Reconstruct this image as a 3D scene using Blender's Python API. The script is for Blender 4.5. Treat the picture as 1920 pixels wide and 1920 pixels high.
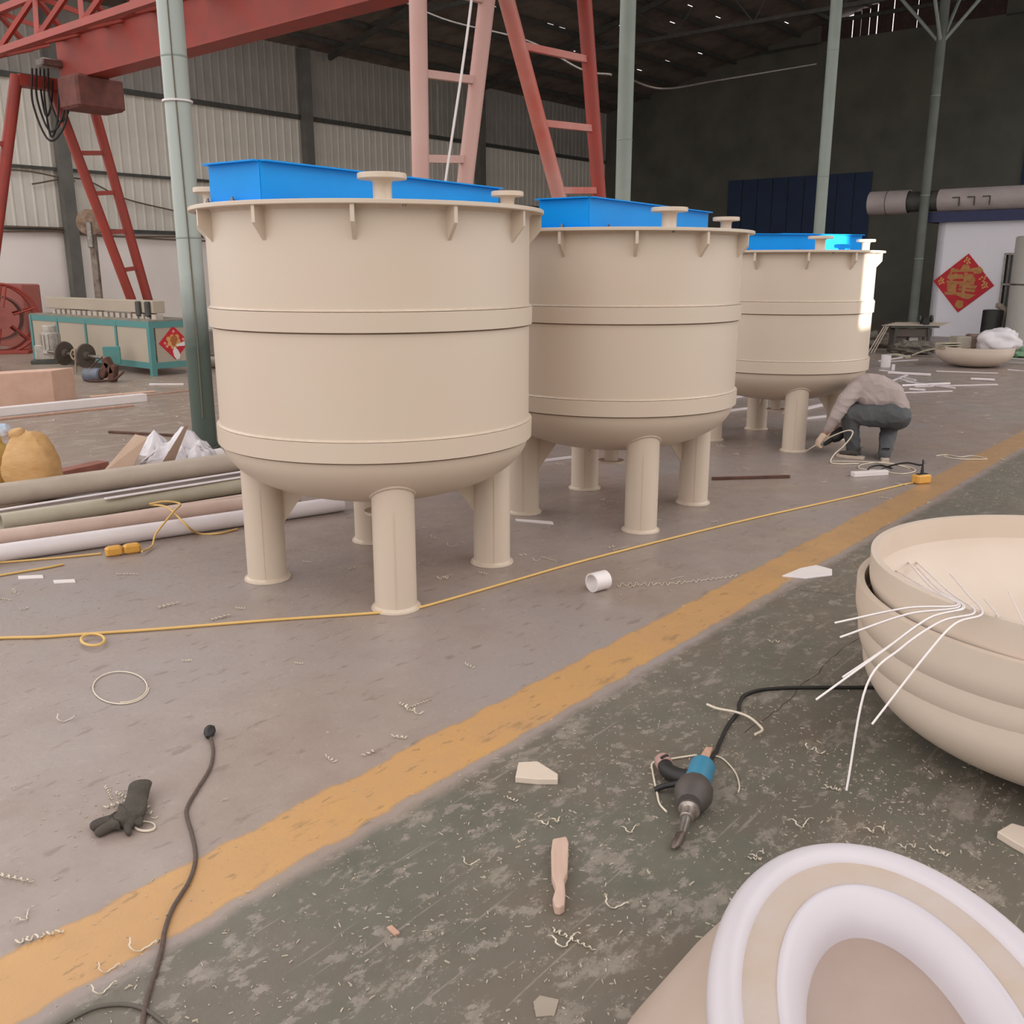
import bpy, bmesh, math, random
from mathutils import Vector, Matrix, noise
R_ = random.Random(7)
PI = math.pi
sc = bpy.context.scene
for o in list(bpy.data.objects): bpy.data.objects.remove(o)
COL = sc.collection

# ------------------------------------------------------------------ camera
FPX, CAMH, PITCH = 1775.0, 2.0, math.atan(453/1775)
cam_d = bpy.data.cameras.new('camera'); cam = bpy.data.objects.new('camera', cam_d); COL.objects.link(cam)
cam.location = (0, 0, CAMH); cam.rotation_euler = (PI/2 - PITCH, 0, 0)
cam_d.sensor_width = 36.0; cam_d.lens = 36.0*FPX/1920; cam_d.clip_end = 400
sc.camera = cam
# ------------------------------------------------------------------ world, sun, exposure
SUN_ELEV = math.radians(6)
SUN_DIR = Vector((.26*math.cos(SUN_ELEV), -.966*math.cos(SUN_ELEV), math.sin(SUN_ELEV)))   # towards the sun
world = bpy.data.worlds.new('overcast_sky'); sc.world = world; world.use_nodes = True
bg = world.node_tree.nodes['Background']
bg.inputs['Color'].default_value = (1.0, 0.965, 0.95, 1); bg.inputs['Strength'].default_value = 1.0
sun_d = bpy.data.lights.new('sun', 'SUN'); sun_d.energy = 9.0; sun_d.angle = math.radians(.12); sun_d.color = (1, .95, .88)
sun = bpy.data.objects.new('sun', sun_d); COL.objects.link(sun)
sun.rotation_euler = SUN_DIR.to_track_quat('Z', 'Y').to_euler(); sun.location = (30, -20, 20)
sc.view_settings.view_transform = 'Standard'; sc.view_settings.look = 'None'
sc.view_settings.gamma = 1.0; sc.view_settings.use_curve_mapping = False
sc.view_settings.exposure = 0.84

# ------------------------------------------------------------------ helpers
CP, SP = math.cos(PITCH), math.sin(PITCH)
UD = Vector((.643, .766, 0)); VD = Vector((.766, -.643, 0))        # hall axes: u along the hall, v across it
def ray(px, py):
    a = (px-960)/FPX; b = (960-py)/FPX
    return Vector((a, CP+b*SP, -SP+b*CP))
def G(px, py, z=0.0):
    d = ray(px, py); return Vector((0, 0, CAMH)) + d*((z-CAMH)/d.z)
def at(px, py, Y):
    d = ray(px, py); return Vector((0, 0, CAMH)) + d*(Y/d.y)
def UV(u, v, z=0.0): return UD*u + VD*v + Vector((0, 0, z))
def lin(h):
    h = h.lstrip('#'); out = []
    for i in (0, 2, 4):
        c = int(h[i:i+2], 16)/255; out.append(c/12.92 if c <= .04045 else ((c+.055)/1.055)**2.4)
    return tuple(out)+(1,)
MATS = {}
def mat(name, c, rough=.6, metal=0.0, c2=None, scale=6.0, amount=.5, bump=.05, bscale=40.0, stretch=None, coat=0.0, spec=.5):
    """noise-varied principled material"""
    if name in MATS: return MATS[name]
    m = bpy.data.materials.new(name); m.use_nodes = True; MATS[name] = m
    nt = m.node_tree; N = nt.nodes; L = nt.links; b = N['Principled BSDF']
    c = lin(c); c2 = lin(c2) if c2 else tuple(x*.8 for x in c[:3])+(1,)
    tc = N.new('ShaderNodeTexCoord'); src = tc.outputs['Object']
    if stretch:
        mp = N.new('ShaderNodeMapping'); mp.inputs['Scale'].default_value = stretch; L.new(src, mp.inputs[0]); src = mp.outputs[0]
    n = N.new('ShaderNodeTexNoise'); n.inputs['Scale'].default_value = scale; n.inputs['Detail'].default_value = 6; L.new(src, n.inputs[0])
    r = N.new('ShaderNodeMapRange'); r.inputs[1].default_value = .35; r.inputs[2].default_value = .7; r.inputs[4].default_value = amount
    L.new(n.outputs[0], r.inputs[0])
    mx = N.new('ShaderNodeMix'); mx.data_type = 'RGBA'; mx.inputs[6].default_value = c; mx.inputs[7].default_value = c2
    L.new(r.outputs[0], mx.inputs[0]); L.new(mx.outputs[2], b.inputs['Base Color'])
    b.inputs['Roughness'].default_value = rough; b.inputs['Metallic'].default_value = metal
    b.inputs['Coat Weight'].default_value = coat; b.inputs['Specular IOR Level'].default_value = spec
    if bump:
        n2 = N.new('ShaderNodeTexNoise'); n2.inputs['Scale'].default_value = bscale; n2.inputs['Detail'].default_value = 4; L.new(src, n2.inputs[0])
        bp = N.new('ShaderNodeBump'); bp.inputs['Strength'].default_value = bump; bp.inputs['Distance'].default_value = .02
        L.new(n2.outputs[0], bp.inputs['Height']); L.new(bp.outputs[0], b.inputs['Normal'])
    return m

M_TANK = mat('beige_polypropylene', 'ccbdab', .40, c2='cebaaa', scale=2.2, amount=.55, bump=.02, bscale=9)
M_DISH = mat('cream_polypropylene', 'd2c2b3', .36, c2='c7b5a4', scale=3, amount=.4, bump=.02, bscale=9)
M_WELD = mat('weld_bead', 'cbbaa8', .35, c2='bda994', scale=20, amount=.6, bump=.1, bscale=80)
M_BLUE = mat('blue_enamel', '0092e6', .42, c2='0086d6', scale=4, amount=.4, bump=.01, spec=.22)
M_WHITE = mat('white_plastic', 'e6dedb', .4, c2='d8d0d2', scale=4, amount=.5, bump=.02)
M_RED = mat('crane_red', 'a03c2f', .55, c2='8a3f36', scale=3, amount=.7, bump=.06)
M_PINK = mat('dusty_red', 'b8877a', .6, c2='b06a5c', scale=1.6, amount=.8, bump=.05)
M_STEEL = mat('column_steel', '98a29a', .55, c2='86938a', scale=2, amount=.6, bump=.04)
M_DSTEEL = mat('dark_steel', '4a4a46', .6, c2='38352f', scale=5, amount=.7, bump=.1)
M_BLACK = mat('black_rubber', '1e1c1b', .55, c2='2b2827', scale=8, amount=.5, bump=.08)
M_METAL = mat('worn_steel', '8f8a85', .38, .7, c2='6a5d55', scale=14, amount=.7, bump=.1)
M_RUST = mat('rusty_steel', '6b4a3c', .8, .2, c2='4b3730', scale=10, amount=.8, bump=.3)
M_YEL = mat('yellow_plastic', 'd9a24a', .5, c2='c48d3a', scale=10, amount=.5, bump=.05)
M_WOOD = mat('bare_wood', 'c09a86', .7, c2='a5806c', scale=6, amount=.7, bump=.1, stretch=(8, 1, 8))
M_PLY = mat('pale_board', 'd4b09c', .75, c2='c29c88', scale=6, amount=.7, bump=.1)
M_SHAVE = mat('plastic_shaving', 'd8cdbb', .45, c2='c8baa4', scale=20, amount=.6, bump=0)

class MB:
    def __init__(s): s.v = []; s.f = []; s.sm = []
    def add(s, verts, faces, smooth=False):
        k = len(s.v); s.v += [Vector(p) for p in verts]; s.f += [tuple(i+k for i in f) for f in faces]; s.sm += [smooth]*len(faces); return s
    def box(s, c, d, rz=0.0, rot=None):
        m = rot if rot is not None else Matrix.Rotation(rz, 3, 'Z'); c = Vector(c); h = Vector(d)/2
        vs = [c + m @ Vector((sx*h.x, sy*h.y, sz*h.z)) for sz in (-1, 1) for sx, sy in ((-1, -1), (1, -1), (1, 1), (-1, 1))]
        return s.add(vs, [(3, 2, 1, 0), (4, 5, 6, 7), (0, 1, 5, 4), (1, 2, 6, 5), (2, 3, 7, 6), (3, 0, 4, 7)])
    def cbox(s, c, d, b=.005, rz=0.0, rot=None):
        """box with chamfered vertical and horizontal edges"""
        m = rot if rot is not None else Matrix.Rotation(rz, 3, 'Z'); c = Vector(c); h = Vector(d)/2; b = min(b, min(h)*.9)
        def ring(x, y, z, k): return [c + m @ Vector(p) for p in ((-x+k, -y, z), (x-k, -y, z), (x, -y+k, z), (x, y-k, z), (x-k, y, z), (-x+k, y, z), (-x, y-k, z), (-x, -y+k, z))]
        rs = [ring(h.x-b, h.y-b, -h.z, b), ring(h.x, h.y, -h.z+b, b), ring(h.x, h.y, h.z-b, b), ring(h.x-b, h.y-b, h.z, b)]
        vs = sum(rs, []); fs = [tuple(range(7, -1, -1)), tuple(range(24, 32))]
        for k in range(3):
            for i in range(8):
                j = (i+1) % 8; fs.append((k*8+i, k*8+j, k*8+8+j, k*8+8+i))
        return s.add(vs, fs)
    def beam(s, a, b, w, h, up=(0, 0, 1)):
        a = Vector(a); b = Vector(b); x = (b-a); l = x.length; x.normalize(); up = Vector(up)
        y = up.cross(x)
        if y.length < 1e-4: y = Vector((1, 0, 0)).cross(x)
        y.normalize(); z = x.cross(y); m = Matrix((x, y, z)).transposed()
        return s.box((a+b)/2, (l, w, h), rot=m)
    def lathe(s, prof, n=48, c=(0, 0, 0), axis=(0, 0, 1), smooth=True, closed=False, a0=0.0):
        c = Vector(c); z = Vector(axis).normalized(); x = z.orthogonal().normalized() if abs(z.z) < .999 else Vector((1, 0, 0)); y = z.cross(x)
        if smooth:                                            # split hard profile corners so that shading stays crisp
            segs = []; cur = [prof[0]]; Q = len(prof)
            def turn(i):
                a, b, d = prof[i-1], prof[i], prof[(i+1) % Q]
                v1 = Vector((b[0]-a[0], b[1]-a[1])); v2 = Vector((d[0]-b[0], d[1]-b[1]))
                return v1.length > 1e-7 and v2.length > 1e-7 and v1.angle(v2) > .6
            if any(turn(i) for i in (range(Q) if closed else range(1, Q-1))):
                seq = list(range(1, Q))+([0] if closed else [])
                for i in seq:
                    cur.append(prof[i])
                    if i != seq[-1] and turn(i): segs.append(cur); cur = [prof[i]]
                segs.append(cur)
                for sg in segs: s.strip(sg, n, c, x, y, z, a0)
                if not closed:
                    for r, h, rev in ((prof[0][0], prof[0][1], True), (prof[-1][0], prof[-1][1], False)):
                        if r > 1e-6:
                            rg = [c+(x*math.cos(a0+2*PI*i/n)+y*math.sin(a0+2*PI*i/n))*r+z*h for i in range(n)]
                            s.add(rg[::-1] if rev else rg, [tuple(range(n))])
                return s
        k = len(s.v); P = len(prof)
        for i in range(n):
            a = a0+2*PI*i/n; d = x*math.cos(a)+y*math.sin(a)
            for r, h in prof: s.v.append(c+d*r+z*h)
        for i in range(n):
            j = (i+1) % n
            for q in range(P if closed else P-1):
                t = (q+1) % P
                s.f.append((k+i*P+q, k+j*P+q, k+j*P+t, k+i*P+t)); s.sm.append(smooth)
        if not closed:
            if prof[0][0] > 1e-6: s.add([s.v[k+i*P] for i in range(n-1, -1, -1)], [tuple(range(n))])
            if prof[-1][0] > 1e-6: s.add([s.v[k+i*P+P-1] for i in range(n)], [tuple(range(n))])
        return s
    def strip(s, prof, n, c, x, y, z, a0):
        k = len(s.v); P = len(prof)
        for i in range(n):
            a = a0+2*PI*i/n; d = x*math.cos(a)+y*math.sin(a)
            for r, h in prof: s.v.append(c+d*r+z*h)
        for i in range(n):
            j = (i+1) % n
            for q in range(P-1): s.f.append((k+i*P+q, k+j*P+q, k+j*P+q+1, k+i*P+q+1)); s.sm.append(True)
    def cyl(s, a, b, r, n=20, r2=None, smooth=True):
        a = Vector(a); b = Vector(b); l = (b-a).length
        return s.lathe([(r, 0), (r if r2 is None else r2, l)], n, a, b-a, smooth)
    def pipe(s, a, b, ro, ri, n=24):
        a = Vector(a); b = Vector(b); l = (b-a).length
        return s.lathe([(ri, 0), (ro, 0), (ro, l), (ri, l)], n, a, b-a, True, True)
    def tube(s, pts, r, n=8, closed=False):
        pts = [Vector(p) for p in pts]; P = len(pts); k = len(s.v); ref = None
        rr = r if isinstance(r, (list, tuple)) else [r]*P
        for i, p in enumerate(pts):
            if closed: t = pts[(i+1) % P]-pts[i-1]
            else: t = pts[min(i+1, P-1)]-pts[max(i-1, 0)]
            t.normalize()
            if ref is None: ref = t.orthogonal().normalized()
            x = (ref - t*ref.dot(t))
            if x.length < 1e-5: x = t.orthogonal()
            x.normalize(); ref = x; y = t.cross(x)
            for j in range(n):
                a = 2*PI*j/n; s.v.append(p+(x*math.cos(a)+y*math.sin(a))*rr[i])
        for i in range(P if closed else P-1):
            i2 = (i+1) % P
            for j in range(n):
                j2 = (j+1) % n; s.f.append((k+i*n+j, k+i*n+j2, k+i2*n+j2, k+i2*n+j)); s.sm.append(True)
        if not closed:
            s.add([s.v[k+j] for j in range(n-1, -1, -1)], [tuple(range(n))]); s.add([s.v[k+(P-1)*n+j] for j in range(n)], [tuple(range(n))])
        return s
    def prism(s, poly, ext):
        """flat polygon (3-D points) extruded by vector"""
        poly = [Vector(p) for p in poly]; e = Vector(ext); n = len(poly)
        nrm = (poly[1]-poly[0]).cross(poly[2]-poly[1])
        if nrm.dot(e) > 0: poly = poly[::-1]
        vs = poly+[p+e for p in poly]
        fs = [tuple(range(n)), tuple(range(2*n-1, n-1, -1))]+[(i, i+n, (i+1) % n+n, (i+1) % n) for i in range(n)]
        return s.add(vs, fs)
    def mesh(s, name, off=Vector((0, 0, 0))):
        me = bpy.data.meshes.new(name); me.from_pydata([tuple(p-off) for p in s.v], [], s.f)
        me.polygons.foreach_set('use_smooth', s.sm); me.update(); return me
    def build(s, name, m, parent=None, local=False):
        """verts are world coords (made local to the parent's location) unless local=True"""
        off = Vector((0, 0, 0))
        if parent is not None and not local:
            q = parent
            while q is not None: off = off+Vector(q.location); q = q.parent
        me = s.mesh(name, off); me.materials.append(m)
        o = bpy.data.objects.new(name, me); COL.objects.link(o)
        if parent is not None: o.parent = parent
        return o
    def thing(s, name, m, label, cat, loc=None, group=None, kind=None):
        loc = Vector(loc) if loc is not None else Vector((sum(p.x for p in s.v)/len(s.v), sum(p.y for p in s.v)/len(s.v), min(p.z for p in s.v)))
        me = s.mesh(name, loc); me.materials.append(m)
        o = bpy.data.objects.new(name, me); COL.objects.link(o); o.location = loc
        return tag(o, label, cat, group, kind)
def tag(o, label=None, cat=None, group=None, kind=None):
    if label: o['label'] = label
    if cat: o['category'] = cat
    if group: o['group'] = group
    if kind: o['kind'] = kind
    return o
def empty(name, loc, label=None, cat=None, group=None, kind=None, rz=0.0):
    o = bpy.data.objects.new(name, None); COL.objects.link(o); o.location = loc; o.rotation_euler = (0, 0, rz); o.empty_display_size = .1
    return tag(o, label, cat, group, kind)
def spline(pts, n=10, closed=False):
    pts = [Vector(p) for p in pts]; P = len(pts); out = []
    for i in range(P if closed else P-1):
        p1, p2 = pts[i], pts[(i+1) % P]
        p0 = pts[i-1] if (closed or i > 0) else p1*2-p2
        p3 = pts[(i+2) % P] if (closed or i+2 < P) else p2*2-p1
        for k in range(n):
            t = k/n; out.append(.5*((2*p1)+(p2-p0)*t+(2*p0-5*p1+4*p2-p3)*t*t+(3*p1-p0-3*p2+p3)*t**3))
    if not closed: out.append(pts[-1])
    return out
def bevel(o, w, seg=2):
    md = o.modifiers.new('bevel', 'BEVEL'); md.width = w; md.segments = seg; md.limit_method = 'ANGLE'; md.angle_limit = math.radians(40); return o
# ================================================================== STRUCTURE
V_LEFT, V_COL, U_BACK, Z_EAVE, Z_RIDGE = -28.2, -9.8, 40.7, 9.35, 13.5
V_REDGE, U_FRONT = -0.6, 0.0
def roof_z(v): return Z_EAVE+(Z_RIDGE-Z_EAVE)*(v-V_LEFT)/(V_COL-V_LEFT) if v <= V_COL else Z_RIDGE-(v-V_COL)*.20

# ---- floor: concrete, worn green paint, yellow line
def floor_material():
    m = bpy.data.materials.new('workshop_floor'); m.use_nodes = True; nt = m.node_tree; N = nt.nodes; L = nt.links; b = N['Principled BSDF']
    tc = N.new('ShaderNodeTexCoord'); mp = N.new('ShaderNodeMapping'); mp.inputs['Rotation'].default_value = (0, 0, -math.atan2(.766, .643))
    L.new(tc.outputs['Object'], mp.inputs[0]); src = mp.outputs[0]
    sep = N.new('ShaderNodeSeparateXYZ'); L.new(src, sep.inputs[0])
    def noise_(scale, detail=6, stretch=None, rough=.6, rotz=0.0):
        n = N.new('ShaderNodeTexNoise'); n.inputs['Scale'].default_value = scale; n.inputs['Detail'].default_value = detail; n.inputs['Roughness'].default_value = rough
        s = src
        if stretch:
            q = N.new('ShaderNodeMapping'); q.inputs['Scale'].default_value = stretch; q.inputs['Rotation'].default_value = (0, 0, rotz); L.new(src, q.inputs[0]); s = q.outputs[0]
        L.new(s, n.inputs[0]); return n.outputs[0]
    def rng(x, a, c, lo=0.0, hi=1.0):
        r = N.new('ShaderNodeMapRange'); r.inputs[1].default_value = a; r.inputs[2].default_value = c; r.inputs[3].default_value = lo; r.inputs[4].default_value = hi
        L.new(x, r.inputs[0]); return r.outputs[0]
    def mth(op, x, y):
        q = N.new('ShaderNodeMath'); q.operation = op; q.use_clamp = False
        for i, t in enumerate((x, y)):
            if isinstance(t, (int, float)): q.inputs[i].default_value = t
            else: L.new(t, q.inputs[i])
        return q.outputs[0]
    def mix(f, a, c):
        q = N.new('ShaderNodeMix'); q.data_type = 'RGBA'
        if isinstance(f, float): q.inputs[0].default_value = f
        else: L.new(f, q.inputs[0])
        for i, t in ((6, a), (7, c)):
            if isinstance(t, str): q.inputs[i].default_value = tuple(x*tone[0] for x in lin(t)[:3])+(1,)
            else: L.new(t, q.inputs[i])
        return q.outputs[2]
    tone = [.70]                                            # paint and concrete reflectance
    big = noise_(.55); mid = noise_(3.0); fine = noise_(22.0, 8); 
    conc = mix(rng(mid, .35, .7), 'b5a499', 'a8958b')
    conc = mix(rng(big, .42, .66), conc, 'b0a5a2')
    conc = mix(rng(fine, .58, .75, 0, .35), conc, 'd0c2b6')
    conc = mix(rng(noise_(11, 5, (.5, 1.4, 1)), .60, .66, 0, .5), conc, '86746a')
    # dust and dirt towards the left machines
    dist = mth('ADD', sep.outputs[1], mth('MULTIPLY', big, 3.0))
    conc = mix(rng(dist, 9.5, 13.0, 0, .6), conc, 'a58f7d')
    conc = mix(rng(mth('MULTIPLY', rng(dist, 8, 13), rng(noise_(2.2, 8, (1, 3, 1)), .5, .64)), 0, 1, 0, .45), conc, 'd9cdbf')
    tone[0] = .66
    # green paint zone (v > -2.45)
    edge = mth('ADD', sep.outputs[1], mth('MULTIPLY', mth('SUBTRACT', noise_(5.0), .5), .10))
    inpaint = rng(edge, 2.40, 2.34)
    worn = mth('MAXIMUM', rng(noise_(4.2, 14, (.55, 1, 1), .82), .545, .575), rng(noise_(13, 10, (.7, 1, 1), .72), .555, .585))
    worn = mth('MAXIMUM', worn, rng(noise_(7, 3, (.16, 4.6, 1), .5, .06), .675, .70, 0, .8))
    worn = mth('MAXIMUM', worn, rng(noise_(7, 3, (.12, 4.0, 1), .5, -.5), .70, .72, 0, .8))
    worn = mth('MAXIMUM', worn, rng(sep.outputs[0], 5.5, 10, 0, .35))
    green = mix(rng(mid, .35, .7), '827f73', '747266')
    green = mix(rng(noise_(1.1, 5), .45, .62, 0, .8), green, '84776a')
    green = mix(rng(noise_(.6, 4, (1, 1, 1)), .47, .6, 0, .55), green, '8a8074')
    chips = mix(rng(fine, .4, .6), 'b3a89c', 'a0968a')
    green = mix(mth('MULTIPLY', worn, .8), green, chips)
    colr = mix(inpaint, conc, green)
    tone[0] = .84
    # yellow line  -2.73 < v < -2.44
    band = mth('MULTIPLY', rng(edge, 2.425, 2.445), rng(edge, 2.735, 2.715))
    wear = mth('SUBTRACT', 1.0, mth('MAXIMUM', rng(noise_(5, 10, (.35, 1, 1), .7), .60, .66, 0, .85), rng(noise_(15, 4, (.5, 1.5, 1)), .62, .65, 0, .8)))
    far = rng(sep.outputs[0], 5.0, 9.0, 1.0, .55)
    yel = mix(rng(mid, .35, .7), 'cfa067', 'c69b6e')
    under = mix(mth('MULTIPLY', band, far), colr, 'a3835c')
    colr = mix(mth('MULTIPLY', mth('MULTIPLY', band, wear), far), under, yel)
    L.new(colr, b.inputs['Base Color'])
    tone[0] = 1.0
    rg = mix(rng(mid, .3, .7), '8f8f8f', 'b4b4b4'); L.new(rg, b.inputs['Roughness'])
    b.inputs['Specular IOR Level'].default_value = .35
    bp = N.new('ShaderNodeBump'); bp.inputs['Strength'].default_value = .25; bp.inputs['Distance'].default_value = .01; L.new(fine, bp.inputs['Height']); L.new(bp.outputs[0], b.inputs['Normal'])
    return m
M_FLOOR = floor_material()
fm = MB(); q = [UV(-30, -34), UV(-30, 45), UV(55, 45), UV(55, -34)]
fm.add([Vector((p.x, p.y, 0)) for p in q]+[Vector((p.x, p.y, -.3)) for p in q], [(0, 1, 2, 3), (7, 6, 5, 4), (0, 4, 5, 1), (1, 5, 6, 2), (2, 6, 7, 3), (3, 7, 4, 0)])
floor = fm.build('floor', M_FLOOR); tag(floor, 'pinkish grey concrete workshop floor with worn green paint and a yellow line', None, None, 'structure')
# crack lines in the painted slab
def crack(pts):
    c = MB(); pts = [G(*p) for p in pts]; out = []
    for i in range(len(pts)-1):
        for k in range(6):
            p = pts[i].lerp(pts[i+1], k/6); out.append(p+Vector((R_.uniform(-.012, .012), R_.uniform(-.012, .012), 0)))
    out.append(pts[-1])
    vs = []; fs = []
    for i, p in enumerate(out):
        t = (out[min(i+1, len(out)-1)]-out[max(i-1, 0)]).normalized(); nrm = Vector((-t.y, t.x, 0)); w = R_.uniform(.001, .0035)
        vs += [p+nrm*w+Vector((0, 0, .0008)), p-nrm*w+Vector((0, 0, .0008))]
        if i: k = 2*i; fs.append((k-2, k-1, k+1, k))
    c.add(vs, fs)
    return c.build('crack', mat('crack_dirt', '4a423b', .9, bump=0), floor)
crack([(1618, 1188), (1560, 1235), (1515, 1275), (1460, 1330), (1395, 1375)])
crack([(1490, 1105), (1560, 1112), (1605, 1118)])

# ---- left wall: plastered masonry below, corrugated sheets above
M_PLAST = mat('white_plaster', 'f2eae4', .85, c2='e8ddd6', scale=.8, amount=.6, bump=.08, bscale=18)
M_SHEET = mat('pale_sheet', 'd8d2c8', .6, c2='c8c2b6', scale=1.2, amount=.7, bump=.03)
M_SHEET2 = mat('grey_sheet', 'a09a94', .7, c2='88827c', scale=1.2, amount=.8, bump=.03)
wl = empty('wall_left', UV(24, V_LEFT), 'pale corrugated hall wall on a white plastered base', None, None, 'structure')
pw = MB(); pw.prism([UV(-6, V_LEFT), UV(U_BACK+.2, V_LEFT), UV(U_BACK+.2, V_LEFT-.24), UV(-6, V_LEFT-.24)], (0, 0, 3.1)); pw.build('plaster_wall', M_PLAST, wl)
def sheet_mesh(name, h, w=.9, ribs=3, d=.022):
    s = MB(); prof = []
    for i in range(ribs):
        x0 = i*w/ribs; p = w/ribs
        prof += [(x0, 0), (x0+p*.70, 0), (x0+p*.78, d), (x0+p*.92, d)]
    prof.append((w, 0)); k = 0
    vs = []; fs = []
    for x, y in prof: vs += [UD*x+VD*y, UD*x+VD*y+Vector((0, 0, h))]
    for i in range(len(prof)-1): fs.append((2*i, 2*i+2, 2*i+3, 2*i+1))
    n = len(vs); vs += [p-VD*.01 for p in vs]; fs += [tuple(n+i for i in f[::-1]) for f in list(fs)]
    s.add(vs, fs); return s.mesh(name)
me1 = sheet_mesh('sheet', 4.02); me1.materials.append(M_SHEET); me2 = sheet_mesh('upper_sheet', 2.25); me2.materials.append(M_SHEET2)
ncol = 0; u = 7.4
while u < U_BACK-.2:
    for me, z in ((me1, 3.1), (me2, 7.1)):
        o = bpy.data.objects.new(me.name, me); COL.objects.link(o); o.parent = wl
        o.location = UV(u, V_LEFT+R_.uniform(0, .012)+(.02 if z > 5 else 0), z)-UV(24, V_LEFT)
    u += .9
for z, r in ((3.14, .07), (4.78, .05), (7.12, .09)):
    MB().beam(UV(6, V_LEFT+.09, z), UV(U_BACK-.1, V_LEFT+.09, z), .08, r*1.6).build('girt', M_DSTEEL, wl)
for uu in (13.6, 22.3, 31.3):
    MB().box(UV(uu, V_LEFT+.22, 4.65), (.34, .28, 9.3), math.atan2(.766, .643)).build('wall_post', mat('wall_post_steel', '6c6a64', .7, c2='565450', scale=2, amount=.7), wl)

def onwall(px, py, v=V_LEFT+.14):
    d = ray(px, py); return Vector((0, 0, CAMH))+d*(v/d.dot(VD))
for pts in (((-20, 316), (60, 322), (140, 340)), ((-20, 425), (100, 428), (150, 436), (260, 446), (390, 452)), ((-20, 434), (120, 434), (200, 443), (390, 444)), ((60, 345), (150, 335), (233, 372), (330, 396))):
    MB().tube(spline([onwall(*p) for p in pts], 8), .022, 6).build('wall_cable', mat('old_cable', '6a5a4a', .8), wl)
# ---- back wall
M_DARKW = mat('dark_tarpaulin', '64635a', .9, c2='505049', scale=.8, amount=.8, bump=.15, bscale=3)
M_NAVY = mat('navy_sheet', '293a58', .8, c2='223048', scale=1, amount=.6)
wb = empty('wall_back', UV(U_BACK, -14), 'very dark end wall of the hall', None, None, 'structure')
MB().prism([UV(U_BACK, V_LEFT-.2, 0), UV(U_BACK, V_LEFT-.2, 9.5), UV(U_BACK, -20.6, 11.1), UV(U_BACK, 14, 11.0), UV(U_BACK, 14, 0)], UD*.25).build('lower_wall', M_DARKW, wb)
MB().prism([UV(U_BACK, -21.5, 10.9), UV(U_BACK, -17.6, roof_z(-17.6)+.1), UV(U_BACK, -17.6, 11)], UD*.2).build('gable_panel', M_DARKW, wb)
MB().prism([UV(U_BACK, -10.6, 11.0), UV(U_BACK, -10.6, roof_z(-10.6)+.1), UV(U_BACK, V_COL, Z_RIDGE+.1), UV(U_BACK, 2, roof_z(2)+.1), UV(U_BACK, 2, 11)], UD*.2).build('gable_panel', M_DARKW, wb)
M_BOARD = mat('old_board', '4a3630', .85, c2='35282a', scale=4, amount=.8, bump=.1)
v = -17.6
while v < -10.7:
    w = R_.uniform(.24, .34); gap = .004 if R_.random() < .74 else R_.uniform(.012, .04)
    for z0, z1 in ((11.0, 11.75), (11.8, roof_z(v)-.02)):
        if z1-z0 > .2:
            k = R_.random(); MB().prism([UV(U_BACK+.02, v, z0), UV(U_BACK+.02, v, z1), UV(U_BACK+.02, v+w, z1), UV(U_BACK+.02, v+w, z0)], UD*.03).build('board', M_BOARD, wb)
    v += w+gap
MB().prism([UV(U_BACK+.06, -17.6, 12.3), UV(U_BACK+.06, -17.6, 14), UV(U_BACK+.06, -10.5, 14), UV(U_BACK+.06, -10.5, 12.9)], UD*.05).build('gable_strip', M_DARKW, wb)
MB().box(UV(U_BACK-.1, -14, 11.78), (.12, 7.6, .14), math.atan2(.766, .643)).build('rail', M_DSTEEL, wb)
for k in range(9):
    MB().prism([UV(U_BACK-.06, -21.4+k*.72, .4), UV(U_BACK-.06, -21.4+k*.72, 5.9), UV(U_BACK-.06, -20.72+k*.72, 5.9), UV(U_BACK-.06, -20.72+k*.72, .4)], UD*.04).build('navy_panel', M_NAVY, wb)
for k in range(6):
    MB().prism([UV(U_BACK-.06, -9.4+k*.9, 3.5), UV(U_BACK-.06, -9.4+k*.9, 6.4), UV(U_BACK-.06, -8.55+k*.9, 6.4), UV(U_BACK-.06, -8.55+k*.9, 3.5)], UD*.04).build('navy_panel', M_NAVY, wb)

# ---- ceiling: dark roof with light leaking through sheet laps
M_ROOF = mat('sooty_roof', '7a6e66', .9, c2='5a504a', scale=1.5, amount=.8, bump=.15, stretch=(1, 1, 1))
rf = MB(); rows = []
def roof_strip(v0, v1, holes):
    u = U_FRONT if v0 > -12.5 else (18.0 if v0 > -24.6 else 9.0)  # unseen opening left in the roof, added to let more daylight onto the left side
    while u < U_BACK+.3:
        du = .35 if holes else 6.0
        if not (holes and u > 18 and R_.random() < .055):
            a, b2 = min(u+du, U_BACK+.3), roof_z
            rf.add([UV(u, v0, roof_z(v0)), UV(a, v0, roof_z(v0)), UV(a, v1, roof_z(v1)), UV(u, v1, roof_z(v1))], [(0, 1, 2, 3)])
        u += du
v = V_LEFT-.4
while v < V_REDGE:
    n = min(v+1.15, V_REDGE); 
    if v < V_COL < n: n = V_COL
    roof_strip(v, n-.035, False); roof_strip(n-.035, n, v > V_LEFT+3); v = n
ceil = rf.build('ceiling', M_ROOF); tag(ceil, 'dark sooty sheet roof high above with small light leaks', None, None, 'structure')
v = V_LEFT+1.0
while v < V_REDGE:
    MB().beam(UV(U_FRONT+.5 if v > -12.5 else (18.1 if v > -24.6 else 9.2), v, roof_z(v)-.09), UV(U_BACK, v, roof_z(v)-.09), .06, .14).build('purlin', M_DSTEEL, ceil); v += 1.45
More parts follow.
